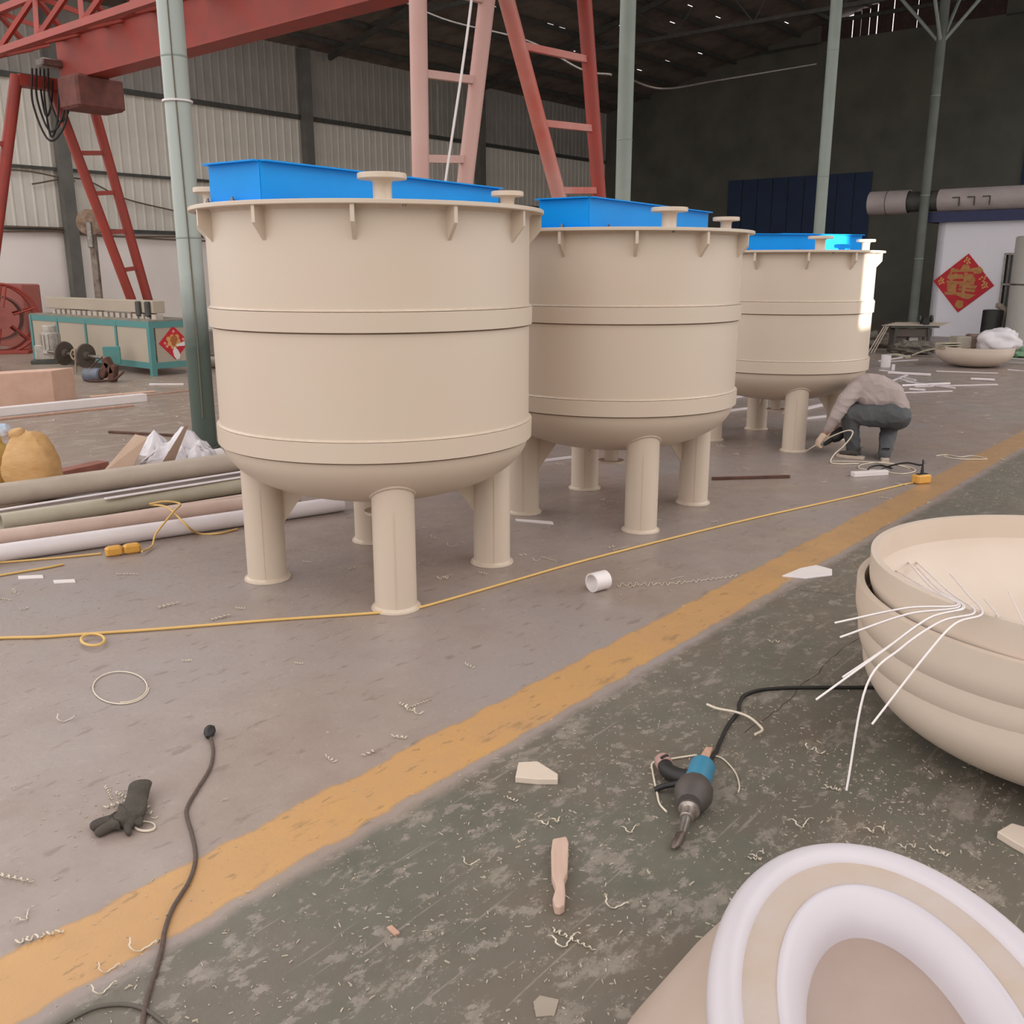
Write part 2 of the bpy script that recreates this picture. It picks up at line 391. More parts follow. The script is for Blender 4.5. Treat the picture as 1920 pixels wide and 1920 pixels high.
for uu in (6.1, 14.7, 23.35, 31.2):
    t = MB(); zb = 9.9
    for s in ((V_LEFT+.3 if uu > 16 else -12.4, V_COL), (V_COL, V_REDGE)):
        t.beam(UV(uu, s[0], roof_z(s[0])-.25), UV(uu, s[1], roof_z(s[1])-.25), .12, .18)
        n = 6
        for k in range(n):
            va = s[0]+(s[1]-s[0])*k/n; vb = s[0]+(s[1]-s[0])*(k+.5)/n; vc = s[0]+(s[1]-s[0])*(k+1)/n
            t.beam(UV(uu, va, zb), UV(uu, vb, roof_z(vb)-.25), .05, .05); t.beam(UV(uu, vb, roof_z(vb)-.25), UV(uu, vc, zb), .05, .05)
    t.beam(UV(uu, V_LEFT+.3 if uu > 16 else -12.4, zb), UV(uu, V_REDGE, zb), .1, .12)
    t.build('truss', M_DSTEEL, ceil)

# ---- added wall out of view: keeps the low sun out except through one gap
def sun_blocker():
    V0 = 46.0
    pA = at(1592, 560, 10.66); 
    def on_wall(p):
        t = (V0-p.dot(VD))/SUN_DIR.dot(VD); h = p+SUN_DIR*t; return h.dot(UD), h.z
    uL, _ = on_wall(pA); pb = at(1622, 612, 10.95); _, zb = on_wall(pb)
    du = .62; u0, u1 = min(uL, uL+du), max(uL, uL+du)
    m = mat('blocker_render', 'b0a89c', .9, c2='9a9288', scale=.5, amount=.6)
    wy = empty('wall_sun_blocker', UV(10, V0), 'plain added wall out of view that blocks the low sun', None, None, 'structure')
    Ht = 22.0
    def seg(a, b, z0, z1): MB().prism([UV(a, V0, z0), UV(b, V0, z0), UV(b, V0, z1), UV(a, V0, z1)], VD*.3).build('blocker_panel', m, wy)
    seg(-78, u0, 0, Ht); seg(u1, 9, 0, Ht); seg(u0, u1, 0, zb); seg(u0, u1, zb+1.75, Ht)
sun_blocker()

# ---- interior columns
def column(uu, hi=None, label='', dark=False, mt=None):
    base = UV(uu, V_COL); r = .135; top = roof_z(V_COL)-.3
    e = empty('roof_column', base, label, 'column', 'round steel roof columns')
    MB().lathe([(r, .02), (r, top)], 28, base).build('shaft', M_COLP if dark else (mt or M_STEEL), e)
    MB().lathe([(.0, 0), (.26, 0), (.26, .02), (0, .02)], 4, base, a0=PI/4, smooth=False).build('base_plate', M_DSTEEL, e)
    for z in (2.35, 4.2, 7.0): MB().lathe([(r, z-.012), (r+.006, z), (r, z+.012)], 28, base, closed=True).build('weld_seam', M_STEEL, e)
    for s in (-1, 1):
        MB().cyl(base+Vector((0, 0, 8.4)), base+UD*s*1.4+Vector((0, 0, 9.95)), .05, 10).build('knee_brace', M_STEEL, e)
        MB().cyl(base+Vector((0, 0, 8.4)), base+VD*s*1.4+Vector((0, 0, 9.95)), .05, 10).build('knee_brace', M_STEEL, e)
    return e
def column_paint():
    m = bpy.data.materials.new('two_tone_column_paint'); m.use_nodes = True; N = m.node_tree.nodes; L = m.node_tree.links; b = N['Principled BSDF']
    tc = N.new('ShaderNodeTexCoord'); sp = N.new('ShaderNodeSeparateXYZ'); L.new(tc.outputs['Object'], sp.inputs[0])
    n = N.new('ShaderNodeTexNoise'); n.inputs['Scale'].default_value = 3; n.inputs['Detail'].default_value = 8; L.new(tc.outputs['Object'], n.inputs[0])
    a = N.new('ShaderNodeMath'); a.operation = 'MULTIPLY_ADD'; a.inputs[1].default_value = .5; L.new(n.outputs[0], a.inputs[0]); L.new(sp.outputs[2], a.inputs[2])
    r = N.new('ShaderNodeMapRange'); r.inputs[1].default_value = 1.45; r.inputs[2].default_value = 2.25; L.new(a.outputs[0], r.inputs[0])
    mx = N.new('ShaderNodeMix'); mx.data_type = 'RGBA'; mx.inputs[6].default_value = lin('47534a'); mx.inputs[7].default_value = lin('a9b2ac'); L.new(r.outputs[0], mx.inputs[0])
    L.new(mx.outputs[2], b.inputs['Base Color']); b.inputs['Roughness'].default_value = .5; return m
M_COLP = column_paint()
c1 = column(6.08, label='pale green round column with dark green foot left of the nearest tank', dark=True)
b1 = UV(6.08, V_COL)
MB().tube([b1+Vector((.035+.012*math.sin(z), -.136, z)) for z in [k*.35 for k in range(1, 36)]], .008, 6).build('strapped_cable', mat('brown_cable', '6e6558', .7), c1)
for z in (3.75, 5.3): MB().lathe([(.14, z), (.16, z), (.16, z+.02), (.14, z+.02)], 24, b1, closed=True).build('strap', M_WHITE, c1)
column(14.72, label='grey-green round column right of the red crane legs')
column(23.4, label='grey-green round column rising behind the farthest tank')
column(31.15, label='dim round column beside the white office room', mt=mat('shaded_column', '6e746c', .7, c2='5a5f58', scale=2, amount=.7))  # shade of the back corner put into this column's darker colour

# ---- white office room at the back right
U_OFF = 31.6; RZ = math.atan2(.766, .643)
M_OFF = mat('office_plaster', 'f0edf4', .85, c2='e6e2ea', scale=1, amount=.5, bump=.05)
wo = empty('wall_office', UV(U_OFF, -2), 'white plastered office wall under the big pipe', None, None, 'structure')
vL, vW0, vW1, vR = -9.45, -7.50, -6.86, 7.0
MB().prism([UV(U_OFF, vL, 0), UV(U_OFF, vW0, 0), UV(U_OFF, vW0, 3.42), UV(U_OFF, vL, 3.42)], UD*.2).build('plaster_panel', M_OFF, wo)
MB().prism([UV(U_OFF, vW1, 0), UV(U_OFF, vR, 0), UV(U_OFF, vR, 3.42), UV(U_OFF, vW1, 3.42)], UD*.2).build('plaster_panel', M_OFF, wo)
MB().prism([UV(U_OFF, vW0, 0), UV(U_OFF, vW1, 0), UV(U_OFF, vW1, .8), UV(U_OFF, vW0, .8)], UD*.2).build('plaster_panel', M_OFF, wo)
MB().prism([UV(U_OFF, vW0, 2.5), UV(U_OFF, vW1, 2.5), UV(U_OFF, vW1, 3.42), UV(U_OFF, vW0, 3.42)], UD*.2).build('plaster_panel', M_OFF, wo)
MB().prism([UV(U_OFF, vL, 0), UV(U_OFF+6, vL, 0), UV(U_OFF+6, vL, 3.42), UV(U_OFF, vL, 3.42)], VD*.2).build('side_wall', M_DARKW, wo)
MB().prism([UV(U_OFF-.25, vL-.3, 3.42), UV(U_OFF-.25, vR, 3.42), UV(U_OFF-.25, vR, 3.72), UV(U_OFF-.25, vL-.3, 3.72)], UD*6).build('roof_slab', mat('blue_sheet', '3a3f63', .7, c2='2f3350'), wo)
wn = empty('window_1', UV(U_OFF, -7.18, .8), 'narrow barred window in the white office wall', None, None, 'structure')
wc = -7.18
MB().box(UV(U_OFF+.12, wc, 1.65), (.02, .6, 1.7), RZ).build('pane', mat('dark_glass', '2b2a22', .15, c2='3a362c'), wn)
for vv in (vW0+.03, vW1-.03): MB().box(UV(U_OFF+.03, vv, 1.65), (.1, .06, 1.7), RZ).build('window_frame', M_METAL, wn)
for zz in (.83, 1.6, 2.47): MB().box(UV(U_OFF+.03, wc, zz), (.1, .6, .05), RZ).build('window_frame', M_METAL, wn)
for k in range(3): MB().cyl(UV(U_OFF-.03, vW0+.15*(k+1), .82), UV(U_OFF-.03, vW0+.15*(k+1), 2.5), .012, 8).build('window_bar', M_METAL, wn)
# ================================================================== TANKS
def tank(idx, cx, cy, zfl, zb1, zb2, label, beam_a, beam_b, bw, bh, rot0, nozz, leg0):
    C = Vector((cx, cy, 0)); RB = 1.0; RF = 1.09
    e = empty('storage_tank', C, label, 'tank', 'beige tanks on four legs')
    b1b, b1t = zb1; b2b, b2t = zb2; zt = zfl-.025
    MB().lathe([(RB, b2b), (RB, zt)], 128, C).build('shell', M_TANK, e)
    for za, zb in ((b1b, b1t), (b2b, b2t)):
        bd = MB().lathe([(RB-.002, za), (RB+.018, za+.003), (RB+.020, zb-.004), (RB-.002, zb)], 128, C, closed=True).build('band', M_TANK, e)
        MB().lathe([(RB-.001, za-.007), (RB+.0035, za-.006), (RB+.0035, za+.001)], 128, C, closed=True).build('joint_shade', mat('joint_shade_tone', '6e5a48', .9, c2='8a7460', scale=9, amount=.7, bump=0), bd)  # contact shade under the band, painted as a thin dark ring
        MB().lathe([(RB, zb), (RB+.014, zb+.001), (RB+.006, zb+.010), (RB, zb+.014)], 128, C, closed=True).build('weld_seam', M_WELD, bd)
    # torispherical bottom
    prof = []; D = .40
    for k in range(25):
        a = PI/2*k/24; r = RB*.995*math.sin(a)**.92 if k else 0.0; prof.append((r, b2b+.012-D*math.cos(a)**1.0*(1-.0*k)))
    prof[-1] = (RB*.997, b2b+.012)
    MB().lathe(prof, 128, C).build('dished_bottom', M_TANK, e)
    def zdish(r): 
        for k in range(24):
            if prof[k][0] <= r <= prof[k+1][0]:
                t = (r-prof[k][0])/(prof[k+1][0]-prof[k][0]); return prof[k][1]*(1-t)+prof[k+1][1]*t
        return b2b
    tp = MB().lathe([(0, zt), (RF-.004, zt), (RF, zt+.004), (RF, zfl-.003), (RF-.004, zfl), (0, zfl)], 128, C).build('top_flange', M_TANK, e)
    MB().lathe([(RB, zt-.02), (RB+.016, zt), (RB, zt)], 96, C, closed=True).build('weld_seam', M_WELD, e)
    gz = .055; gh = .185
    for k in range(12):
        a = rot0+2*PI*k/12; d = Vector((math.cos(a), math.sin(a), 0)); n = Vector((-d.y, d.x, 0))
        poly = [C+d*(RB-.005)+Vector((0, 0, zt-gh)), C+d*(RB-.005)+Vector((0, 0, zt)), C+d*(RF-.012)+Vector((0, 0, zt)), C+d*(RF-.012)+Vector((0, 0, zt-gh*.48))]
        MB().prism([p-n*.011 for p in poly], n*.022).build('gusset', M_TANK, e)
    # legs
    for k in range(4):
        a = leg0+PI/2*k; d = Vector((math.cos(a), math.sin(a), 0)); n = Vector((-d.y, d.x, 0)); p = C+d*.77; rl = .128; N = 40
        lg = MB(); vs = []; top = []
        for i in range(N):
            t = 2*PI*i/N; q = p+Vector((math.cos(t), math.sin(t), 0))*rl; rr = (q-C).length
            zt2 = zdish(min(rr, .99))+.004 if rr < .99 else b2b
            vs += [q+Vector((0, 0, .012)), q+Vector((0, 0, zt2))]; top.append(q+Vector((0, 0, zt2)))
        lg.add(vs, [(2*i, 2*((i+1) % N), 2*((i+1) % N)+1, 2*i+1) for i in range(N)], True)
        leg = lg.build('leg', M_TANK, e)
        MB().lathe([(0, 0), (.15, 0), (.152, .004), (.15, .014), (0, .014)], 40, p).build('base_plate', M_TANK, leg)
        MB().lathe([(rl, .014), (rl+.014, .014), (rl, .028)], 40, p, closed=True).build('weld_seam', M_WELD, leg)
        MB().tube([q+(q-p).normalized()*.004 for q in top], .014, 8, closed=True).build('weld_collar', M_TANK, leg)
        # vertical seam facing outwards, triangular gusset facing the tank axis
        MB().box(p+Vector((cx, cy, 0)).normalized()*-rl+Vector((0, 0, .33)), (.004, .004, .6)).build('seam', M_WELD, leg)
        r0 = .77-rl+.004; r1 = .77-rl-.16; z0 = zdish(r0)+.01; z1 = zdish(r1)+.004
        poly = [C+d*r0+Vector((0, 0, z0-.28)), C+d*r0+Vector((0, 0, z0)), C+d*((r0+r1)/2)+Vector((0, 0, zdish((r0+r1)/2)+.005)), C+d*r1+Vector((0, 0, z1))]
        MB().prism([q-n*.012 for q in poly], n*.024).build('leg_gusset', M_TANK, leg)
    # outlet under the bottom
    o = MB().cyl(C+Vector((0, 0, zdish(0)-.13)), C+Vector((0, 0, zdish(0)+.02)), .06, 24).build('outlet', M_TANK, e)
    MB().lathe([(0, 0), (.11, 0), (.11, .02), (0, .02)], 32, C+Vector((0, 0, zdish(0)-.15))).build('outlet_flange', M_TANK, o)
    # nozzles on the top
    for (nx, ny, rn, rf, h) in nozz:
        p = Vector((nx, ny, zfl)); nz = MB().lathe([(rn*1.25, 0), (rn*1.05, .006), (rn, .012), (rn, h-.05), (rn*1.12, h-.036), (rn*1.5, h-.03)], 32, p).build('nozzle', M_TANK, e)
        MB().lathe([(rn*.75, h-.03), (rf-.003, h-.03), (rf, h-.027), (rf, h-.003), (rf-.003, h), (rn*.75, h)], 40, p, closed=True).build('nozzle_flange', M_TANK, nz)
    # blue channel-steel bridge on the top
    A = Vector((beam_a[0], beam_a[1], zfl)); B = Vector((beam_b[0], beam_b[1], zfl)); x = (B-A).normalized(); y = Vector((-x.y, x.x, 0))   # y to the left/back
    fr = empty('motor_frame', (0, 0, 0)); fr.parent = e
    def channel(p, q, out):
        m = MB(); w = .045; t = .008
        l = (q-p).length; dx = (q-p).normalized(); mid = (p+q)/2
        rot = Matrix((dx, out, Vector((0, 0, 1)))).transposed()
        m.box(mid+Vector((0, 0, bh/2)), (l, t, bh), rot=rot)
        m.box(mid+out*w/2+Vector((0, 0, t/2)), (l+2*w*0, w, t), rot=rot); m.box(mid+out*w/2+Vector((0, 0, bh-t/2)), (l, w, t), rot=rot)
        return m.build('channel', M_BLUE, fr)
    channel(A, B, -y); channel(A+y*bw, B+y*bw, y); channel(A, A+y*bw, -x); channel(B, B+y*bw, x)
    MB().box((A+B)/2+y*bw/2+Vector((0, 0, bh+.004)), ((B-A).length*.25, bw*.96, .008), rot=Matrix((x, y, Vector((0, 0, 1)))).transposed()).build('motor_plate', M_BLUE, fr)
    for q in (A-x*.025+y*bw*.5, A.lerp(B, .12)-y*.025, A.lerp(B, .5)-y*.025, A.lerp(B, .9)-y*.025, A+y*bw-x*.025):
        bo = MB().lathe([(0, .008), (.014, .008), (.014, .018), (.008, .018), (.008, .032), (0, .034)], 6, q, smooth=False); bo.build('bolt', M_METAL, e)
    for k in range(8):
        a = rot0+.26+2*PI*k/8; q = C+Vector((math.cos(a), math.sin(a), 0))*1.045
        MB().lathe([(0, zt-.012), (.010, zt-.012), (.010, zt)], 6, q, smooth=False).build('bolt', M_METAL, e)
    return e
AX = math.atan2(.766, .643)
tank(0, -.89, 6.225, 2.362, (1.668, 1.782), (.945, 1.066), 'nearest and largest-looking beige tank with a blue motor frame on top', (-1.36, 5.40), (-.10, 7.22), .42, .215, -PI/2+.142-math.radians(5), [(-.71, 5.46, .052, .135, .15), (-.03, 6.42, .045, .105, .13), (-1.86, 6.15, .045, .105, .13)], math.atan2(5.48-6.225, .18))
tank(1, .854, 8.01, 2.298, (1.618, 1.742), (.938, 1.060), 'middle beige tank of the row between the two others', (.555, 7.14), (1.78, 9.0), .42, .215, -PI/2-.106+.131, [(1.16, 7.30, .055, .135, .15), (1.78, 8.22, .045, .11, .13)], math.atan2(-.71, .157))
tank(2, 3.2, 11.45, 2.212, (1.535, 1.668), (.890, 1.024), 'farthest beige tank with sunlit right edge, the worker crouching below', (2.55, 11.30), (4.16, 11.72), .5, .20, -PI/2-.273+.22, [(3.36, 10.72, .055, .135, .15), (4.03, 11.2, .045, .105, .13)], math.atan2(-.79, .02))
# ================================================================== GANTRY CRANE
VN, VF = -8.6, -20.7
cr = empty('gantry_crane', UV(10.2, VN), 'red gantry crane with tall paired tube legs and a lattice girder', 'crane')
M_CRL = mat('crane_leg_red', 'bb5a4a', .5, c2='c4938a', scale=1.1, amount=.9, bump=.04)
def crane_leg(u0, u1, v, zt, r, m, name='leg_tube'):
    return MB().cyl(UV(u1, v, .25), UV(u0, v, zt), r, 20).build(name, m, cr)
ZT = 5.66
def ladder(ua0, ua1, ub0, ub1, v, ma, mb, r, zs):
    a = crane_leg(ua0, ua1, v, ZT+.1, r, ma); b = crane_leg(ub0, ub1, v, ZT+.1, r, mb)
    for z in zs:
        t = (z-.25)/(ZT-.15); pa = UV(ua1+(ua0-ua1)*t, v, z); pb = UV(ub1+(ub0-ub1)*t, v, z+.06)
        MB().beam(pa, pb, .07, .09).build('rung', ma, cr)
    MB().box(UV((ua1+ub1)/2, v, .2), (.9, .3, .3), AX).build('wheel_box', M_RED, cr)
M_PALE = mat('crane_leg_pale', 'c7a298', .55, c2='bf9088', scale=1.2, amount=.7, bump=.04)
ladder(8.56, 8.5, 9.86, 8.75, VN, M_PALE, M_PALE, .105, (1.6, 2.45, 3.3, 4.25, 5.2, 6.1))
ladder(9.93, 12.65, 11.80, 12.78, VN, M_CRL, M_RED, .105, (2.3, 3.1, 3.95, 4.85, 5.7))
ladder(9.95, 11.6, 10.75, 11.9, VF, M_RED, M_RED, .105, (1.2, 2.0, 2.8, 3.6, 4.4))
ladder(8.75, 7.6, 9.3, 7.9, VF, M_RED, M_RED, .115, (2.0, 3.2, 4.4))
# main girder
MB().beam(UV(10.3, VF+.05, ZT+.48), UV(10.3, VN+2.4, ZT+.48), .32, .74).build('main_girder', M_RED, cr)
MB().beam(UV(10.3, VF+.05, ZT+.09), UV(10.3, VN+2.4, ZT+.09), .46, .05).build('girder_flange', M_RED, cr)
MB().beam(UV(10.3, VF+.05, ZT+.87), UV(10.3, VN+2.4, ZT+.87), .46, .05).build('girder_flange', M_RED, cr)
for v in (VN, VF):
    MB().beam(UV(9.3, v, ZT+.02), UV(11.2, v, ZT+.02), .3, .22).build('end_beam', M_RED, cr)
# lattice walkway beside and above the girder
chA = lambda v: UV(8.85, v, ZT+.42); chB = lambda v: UV(9.3, v, ZT+1.35); chC = lambda v: UV(10.3, v, ZT+.92)
for f in (chA, chB): MB().beam(f(VF-1.6), f(VN+2.4), .12, .12).build('chord', M_RED, cr)
v = VF-1.4; k = 0
while v < VN+2:
    w = v+.85
    MB().beam(chA(v), chC(w), .1, .1).build('lacing', M_RED, cr); MB().beam(chC(v), chA(w), .085, .085).build('lacing', M_RED, cr)
    MB().beam(chA(v), chB(w), .085, .085).build('lacing', M_RED, cr); MB().beam(chB(w), chA(w+.85), .085, .085).build('lacing', M_RED, cr)
    MB().beam(chC(v), chB(w), .085, .085).build('lacing', M_RED, cr)
    MB().beam(chB(w), chC(w+.85), .085, .085).build('lacing', M_RED, cr)
    v += 1.7
# drive box and hanging cable loops at the far end
pbox = at(172, 178, 20.6); MB().cbox(pbox, (1.0, .8, .62), .05, AX).build('drive_box', mat('drive_red', '7d4a42', .7, c2='5e3b36', scale=6, amount=.8, bump=.2), cr)
MB().cbox(at(95, 120, 20.9), (.5, .35, .16), .03, AX).build('cable_clamp', M_METAL, cr)
for k, (x0, x1, dy) in enumerate(((60, 125, 135), (68, 120, 118), (82, 110, 128), (90, 132, 100), (75, 98, 90))):
    p = [at(x0, 128, 20.4+.1*k), at(x0+2, 128+dy*.5, 20.4+.1*k), at((x0+x1)/2, 128+dy, 20.4+.1*k), at(x1-2, 128+dy*.75, 20.4+.1*k), at(x1, 150, 20.4+.1*k)]
    MB().tube(spline(p, 8), .022, 6).build('cable_loop', M_BLACK, cr)
# rope beside the pale legs
rp = [at(884, 0, 11.9), at(868, 120, 11.9), at(850, 240, 11.9), at(832, 362, 11.9)]
rp = [at(888, -60, 11.9)]+rp+[at(826, 420, 11.9)]
MB().tube(spline(rp, 8), .016, 6).build('hoist_rope', M_WHITE, cr)
# sagging wires under the roof
def wire(pts, r, label):
    MB().tube(spline(pts, 10), r, 5).thing('overhead_wire', M_METAL, label, 'wire', group='overhead wires')
wire([at(700, -25, 24), at(830, 35, 22), at(985, 75, 20), at(1090, 130, 18), at(1146, 140, 17.2)], .02, 'thin wire sagging from the girder to the grey-green column')
wire([at(1178, 148, 17.75), at(1245, 166, 18), at(1350, 150, 21), at(1530, 120, 23.9)], .02, 'thin wire running right from the grey-green column to the next')

# ================================================================== LEFT SIDE
# ---- sheet bending machine
RZ = AX
u0, u1, v0, v1 = 9.72, 10.72, -22.3, -17.27
mc = empty('bending_machine', UV(u0, v1), 'long grey and teal sheet bending machine behind the round column', 'machine')
M_TEAL = mat('teal_paint', '4f8a8c', .5, c2='5f8f80', scale=2, amount=.7, bump=.03)
M_GREY = mat('machine_grey', 'b3a694', .55, c2='a89b8c', scale=2, amount=.6, bump=.03)
H = 1.04
def vbeam(a, b, w, h, m, n, par=None): return MB().beam(a, b, w, h).build(n, m, par or mc)
for uu in (u0, u1):
    vbeam(UV(uu, v0, H-.06), UV(uu, v1, H-.06), .08, .12, M_TEAL, 'rail'); vbeam(UV(uu, v0, .2), UV(uu, v1, .2), .08, .12, M_TEAL, 'rail')
for vv in (v0, v1):
    vbeam(UV(u0, vv, H-.06), UV(u1, vv, H-.06), .08, .12, M_TEAL, 'rail'); vbeam(UV(u0, vv, .2), UV(u1, vv, .2), .08, .12, M_TEAL, 'rail')
    for uu in (u0, u1): MB().box(UV(uu, vv, H/2), (.1, .1, H), RZ).build('leg', M_TEAL, mc)
npan = 4
for k in range(npan):
    a = v0+(v1-v0)*k/npan; b = v0+(v1-v0)*(k+1)/npan
    MB().box(UV(u0-.012, (a+b)/2, .6), (.03, (b-a)-.09, .68), RZ).build('side_panel', M_GREY, mc)
    if k: MB().box(UV(u0-.015, a, .6), (.06, .075, .8), RZ).build('stile', M_TEAL, mc)
ep = MB().box(UV((u0+u1)/2, v1+.012, .6), (.82, .03, .68), RZ).build('end_panel', M_GREY, mc)
MB().box(UV((u0+u1)/2, v0-.012, .6), (.82, .03, .68), RZ).build('end_panel', M_GREY, mc)
MB().box(UV((u0+u1)/2, (v0+v1)/2, H+.012), (1.06, 5.1, .03), RZ).build('bed_plate', mat('machine_bed', '7a7468', .6, c2='96907f', scale=5, amount=.8), mc)
for k in range(19):
    vv = v0+.5+k*.235
    MB().box(UV(u0+.35, vv, H+.07), (.16, R_.uniform(.12, .19), .1), RZ).build('clamp_block', mat('pale_clamp', 'c3b7aa', .6, c2='9a8f86', scale=9, amount=.7), mc)
MB().cbox(UV(u0+.42, -19.9, H+.26), (.26, 4.6, .24), .01, RZ).build('pressure_beam', M_GREY, mc)
for vv in (-18.1, -17.75): MB().cbox(UV(u0+.3, vv, H+.22), (.16, .14, .3), .02, RZ).build('end_clamp', M_DSTEEL, mc)
# lucky diamond on the end panel: red paper with gold blossoms, two torn white patches
M_REDP = mat('red_paper', 'c81e2c', .6, c2='a8141f', scale=9, amount=.5, bump=0)
M_GOLD = mat('gold_print', 'd6a860', .5, c2='c48a44', scale=30, amount=.7, bump=0)
pc = UV((u0+u1)/2-.03, v1+.03, .62)
po = empty('paper_diamond', pc, 'torn red paper diamond with gold print on the machine end', 'poster')
def flat(poly, off, m, name, par, ex=UD, ez=Vector((0, 0, 1)), nrm=VD, c=None, th=.004):
    c = c or Vector(par.location)
    return MB().prism([c+ex*x+ez*z+nrm*off for x, z in poly], nrm*th).build(name, m, par)
d = .33
flat([(-d, 0), (0, d), (d, 0), (0, -d)], 0, M_REDP, 'sheet', po)
for k in range(7):
    a = k*2*PI/7; r = .10+.02*(k % 2); flat([(r*math.cos(a)+.05*math.cos(t*PI/4)-.01, r*math.sin(a)*.9+.05*math.sin(t*PI/4)+.03) for t in range(8)], .004, M_GOLD, 'gold_petal', po, th=.002)
flat([(-.06, -.03), (-.07, .1), (-.02, .15), (.05, .14), (.08, .06), (.03, -.02), (.0, -.08)], .0065, mat('bronze_print', 'a8582c', .55, c2='c07c3c', scale=30), 'emblem', po, th=.002)
for dx, dz in ((-.2, 0), (.0, .22), (-.16, -.06), (.2, .06)): flat([(dx+.03*math.cos(t), dz+.03*math.sin(t)) for t in [i*PI/3 for i in range(6)]], .004, mat('pink_print', 'e09a90', .6), 'small_print', po, th=.002)
flat([(.02, -.04), (.32, .05), (.33, -.07), (.06, -.07)], .009, M_WHITE, 'torn_patch', po, th=.002)
flat([(.0, -.07), (-.05, -.16), (-.03, -.26), (.02, -.33), (.08, -.32), (.11, -.25), (.07, -.15)], .009, M_WHITE, 'torn_patch', po, th=.002)

# ---- drive motor with gearbox and two friction discs standing in front
g0 = G(95, 698); dm = empty('drive_motor', g0, 'silver motor on a gearbox driving two dark discs by the machine', 'motor')
Yd = g0.y
MB().cbox(at(86, 660, Yd), (.36, .3, .3), .02, .3).build('gearbox', mat('cast_silver', 'bdb6ae', .5, .3, c2='9c948c', scale=12, amount=.7, bump=.1), dm)
MB().cbox(at(86, 676, Yd)-Vector((0, 0, .02)), (.5, .4, .08), .01, .3).build('foot', M_DSTEEL, dm)
pm = at(94, 636, Yd); MB().lathe([(.17, -.22), (.17, .12), (.14, .14), (.14, .26), (.12, .28), (0, .28)], 24, pm).build('motor_body', MATS['cast_silver'], dm)
for k in range(14):
    a = k*2*PI/14; MB().box(pm+Vector((math.cos(a)*.18, math.sin(a)*.18, -.05)), (.03, .012, .3), a).build('cooling_fin', MATS['cast_silver'], dm)
MB().lathe([(.19, -.27), (.19, -.22)], 24, pm).build('mount_flange', MATS['cast_silver'], dm)
pa = at(90, 659, Yd-.2); pb = at(205, 672, Yd-.9); ax = (pb-pa).normalized()
MB().cyl(pa, pb, .03, 12).build('shaft', M_METAL, dm)
for px, t in ((118, .27), (162, .62)):
    q = pa.lerp(pb, t); MB().lathe([(.03, -.02), (.225, -.02), (.235, -.01), (.235, .02), (.225, .03), (.09, .03), (.06, .08), (.03, .08)], 36, q, ax, closed=True).build('disc', mat('disc_rubber', '5c5149', .7, c2='453c36', scale=9, amount=.7, bump=.1), dm)
q = pa.lerp(pb, .44); MB().tube(spline([q+Vector((.02, 0, .1)), q+Vector((.06, -.03, 0)), q+Vector((0, -.05, -.09)), q+Vector((-.06, -.02, 0)), q+Vector((-.02, 0, .09)), q+Vector((.04, -.05, .02)), q+Vector((.02, -.06, -.35))], 6), .02, 6).build('rope_knot', mat('dirty_rope', 'a08c74', .8), dm)
MB().cbox(at(210, 666, Yd-.6), (.32, .06, .34), .01, .2).build('teal_guard', M_TEAL, dm)
# small rusty motor lying on the floor
g1 = G(188, 716); sm = empty('scrap_motor', g1, 'small blue-grey motor with rusty bracket lying on the dusty floor', 'motor')
MB().lathe([(.10, -.17), (.12, -.15), (.12, .15), (.10, .17), (.03, .17), (.03, .26), (0, .26)], 20, g1+Vector((-.12, 0, .13)), (1, -.2, .05)).build('motor_body', mat('blue_grey', '68707c', .5, c2='4f4a48', scale=6, amount=.7), sm)
for dx, dz, rr in ((.12, .22, .5), (.2, .3, -.4), (.26, .16, .2)): MB().cbox(g1+Vector((dx, 0, dz)), (.12, .2, .32), .02, rot=Matrix.Rotation(rr, 3, 'Y')).build('bracket', M_RUST, sm)
MB().tube(spline([g1+Vector((-.3, 0, .03)), g1+Vector((-.05, -.1, .03)), g1+Vector((.3, -.1, .06)), g1+Vector((.5, -.1, .2))], 6), .02, 6).build('rod', M_RUST, sm)
MB().tube(spline([g1+Vector((-.32, 0, .05)), g1+Vector((-.14, .1, .3)), g1+Vector((.05, .1, .45))], 6), .014, 6).build('rod', M_RUST, sm)

# ---- red reel wheel behind the machine
rc = G(8, 662); rl = empty('cable_reel', rc, 'big red spoked cable reel beside the bending machine', 'reel')
axr = Vector((.62, -.78, 0)).normalized(); e1 = Vector((axr.y*-1, axr.x, 0)); e2 = Vector((0, 0, 1)); cc = rc+Vector((0, 0, .86))
for off in (-.28, .28):
    ring = [cc+axr*off+(e1*math.cos(t)+e2*math.sin(t))*.82 for t in [2*PI*i/40 for i in range(40)]]
    MB().tube(ring, .035, 8, True).build('rim', M_PINKR if 'M_PINKR' in globals() else M_RED, rl)
    for k in range(6):
        t = k*PI/3+.3; MB().cyl(cc+axr*off+(e1*math.cos(t)+e2*math.sin(t))*.2, cc+axr*off+(e1*math.cos(t)+e2*math.sin(t))*.82, .025, 8).build('spoke', M_RED, rl)
MB().cyl(cc-axr*.34, cc+axr*.34, .26, 24).build('drum', mat('reel_hub', 'a8625a', .7, c2='8a4f48', scale=4, amount=.7), rl)
MB().lathe([(.50, -.24), (.54, -.24), (.54, .24), (.50, .24)], 32, cc, axr, closed=True).build('cable_winding', mat('reel_cable', '8c5e54', .8, c2='744c44', scale=20, stretch=(1, 1, 6)), rl)
MB().cbox(rc+axr*.05+Vector((0, 0, .04)), (1.3, .7, .08), .01, .2).build('cradle', M_RED, rl)
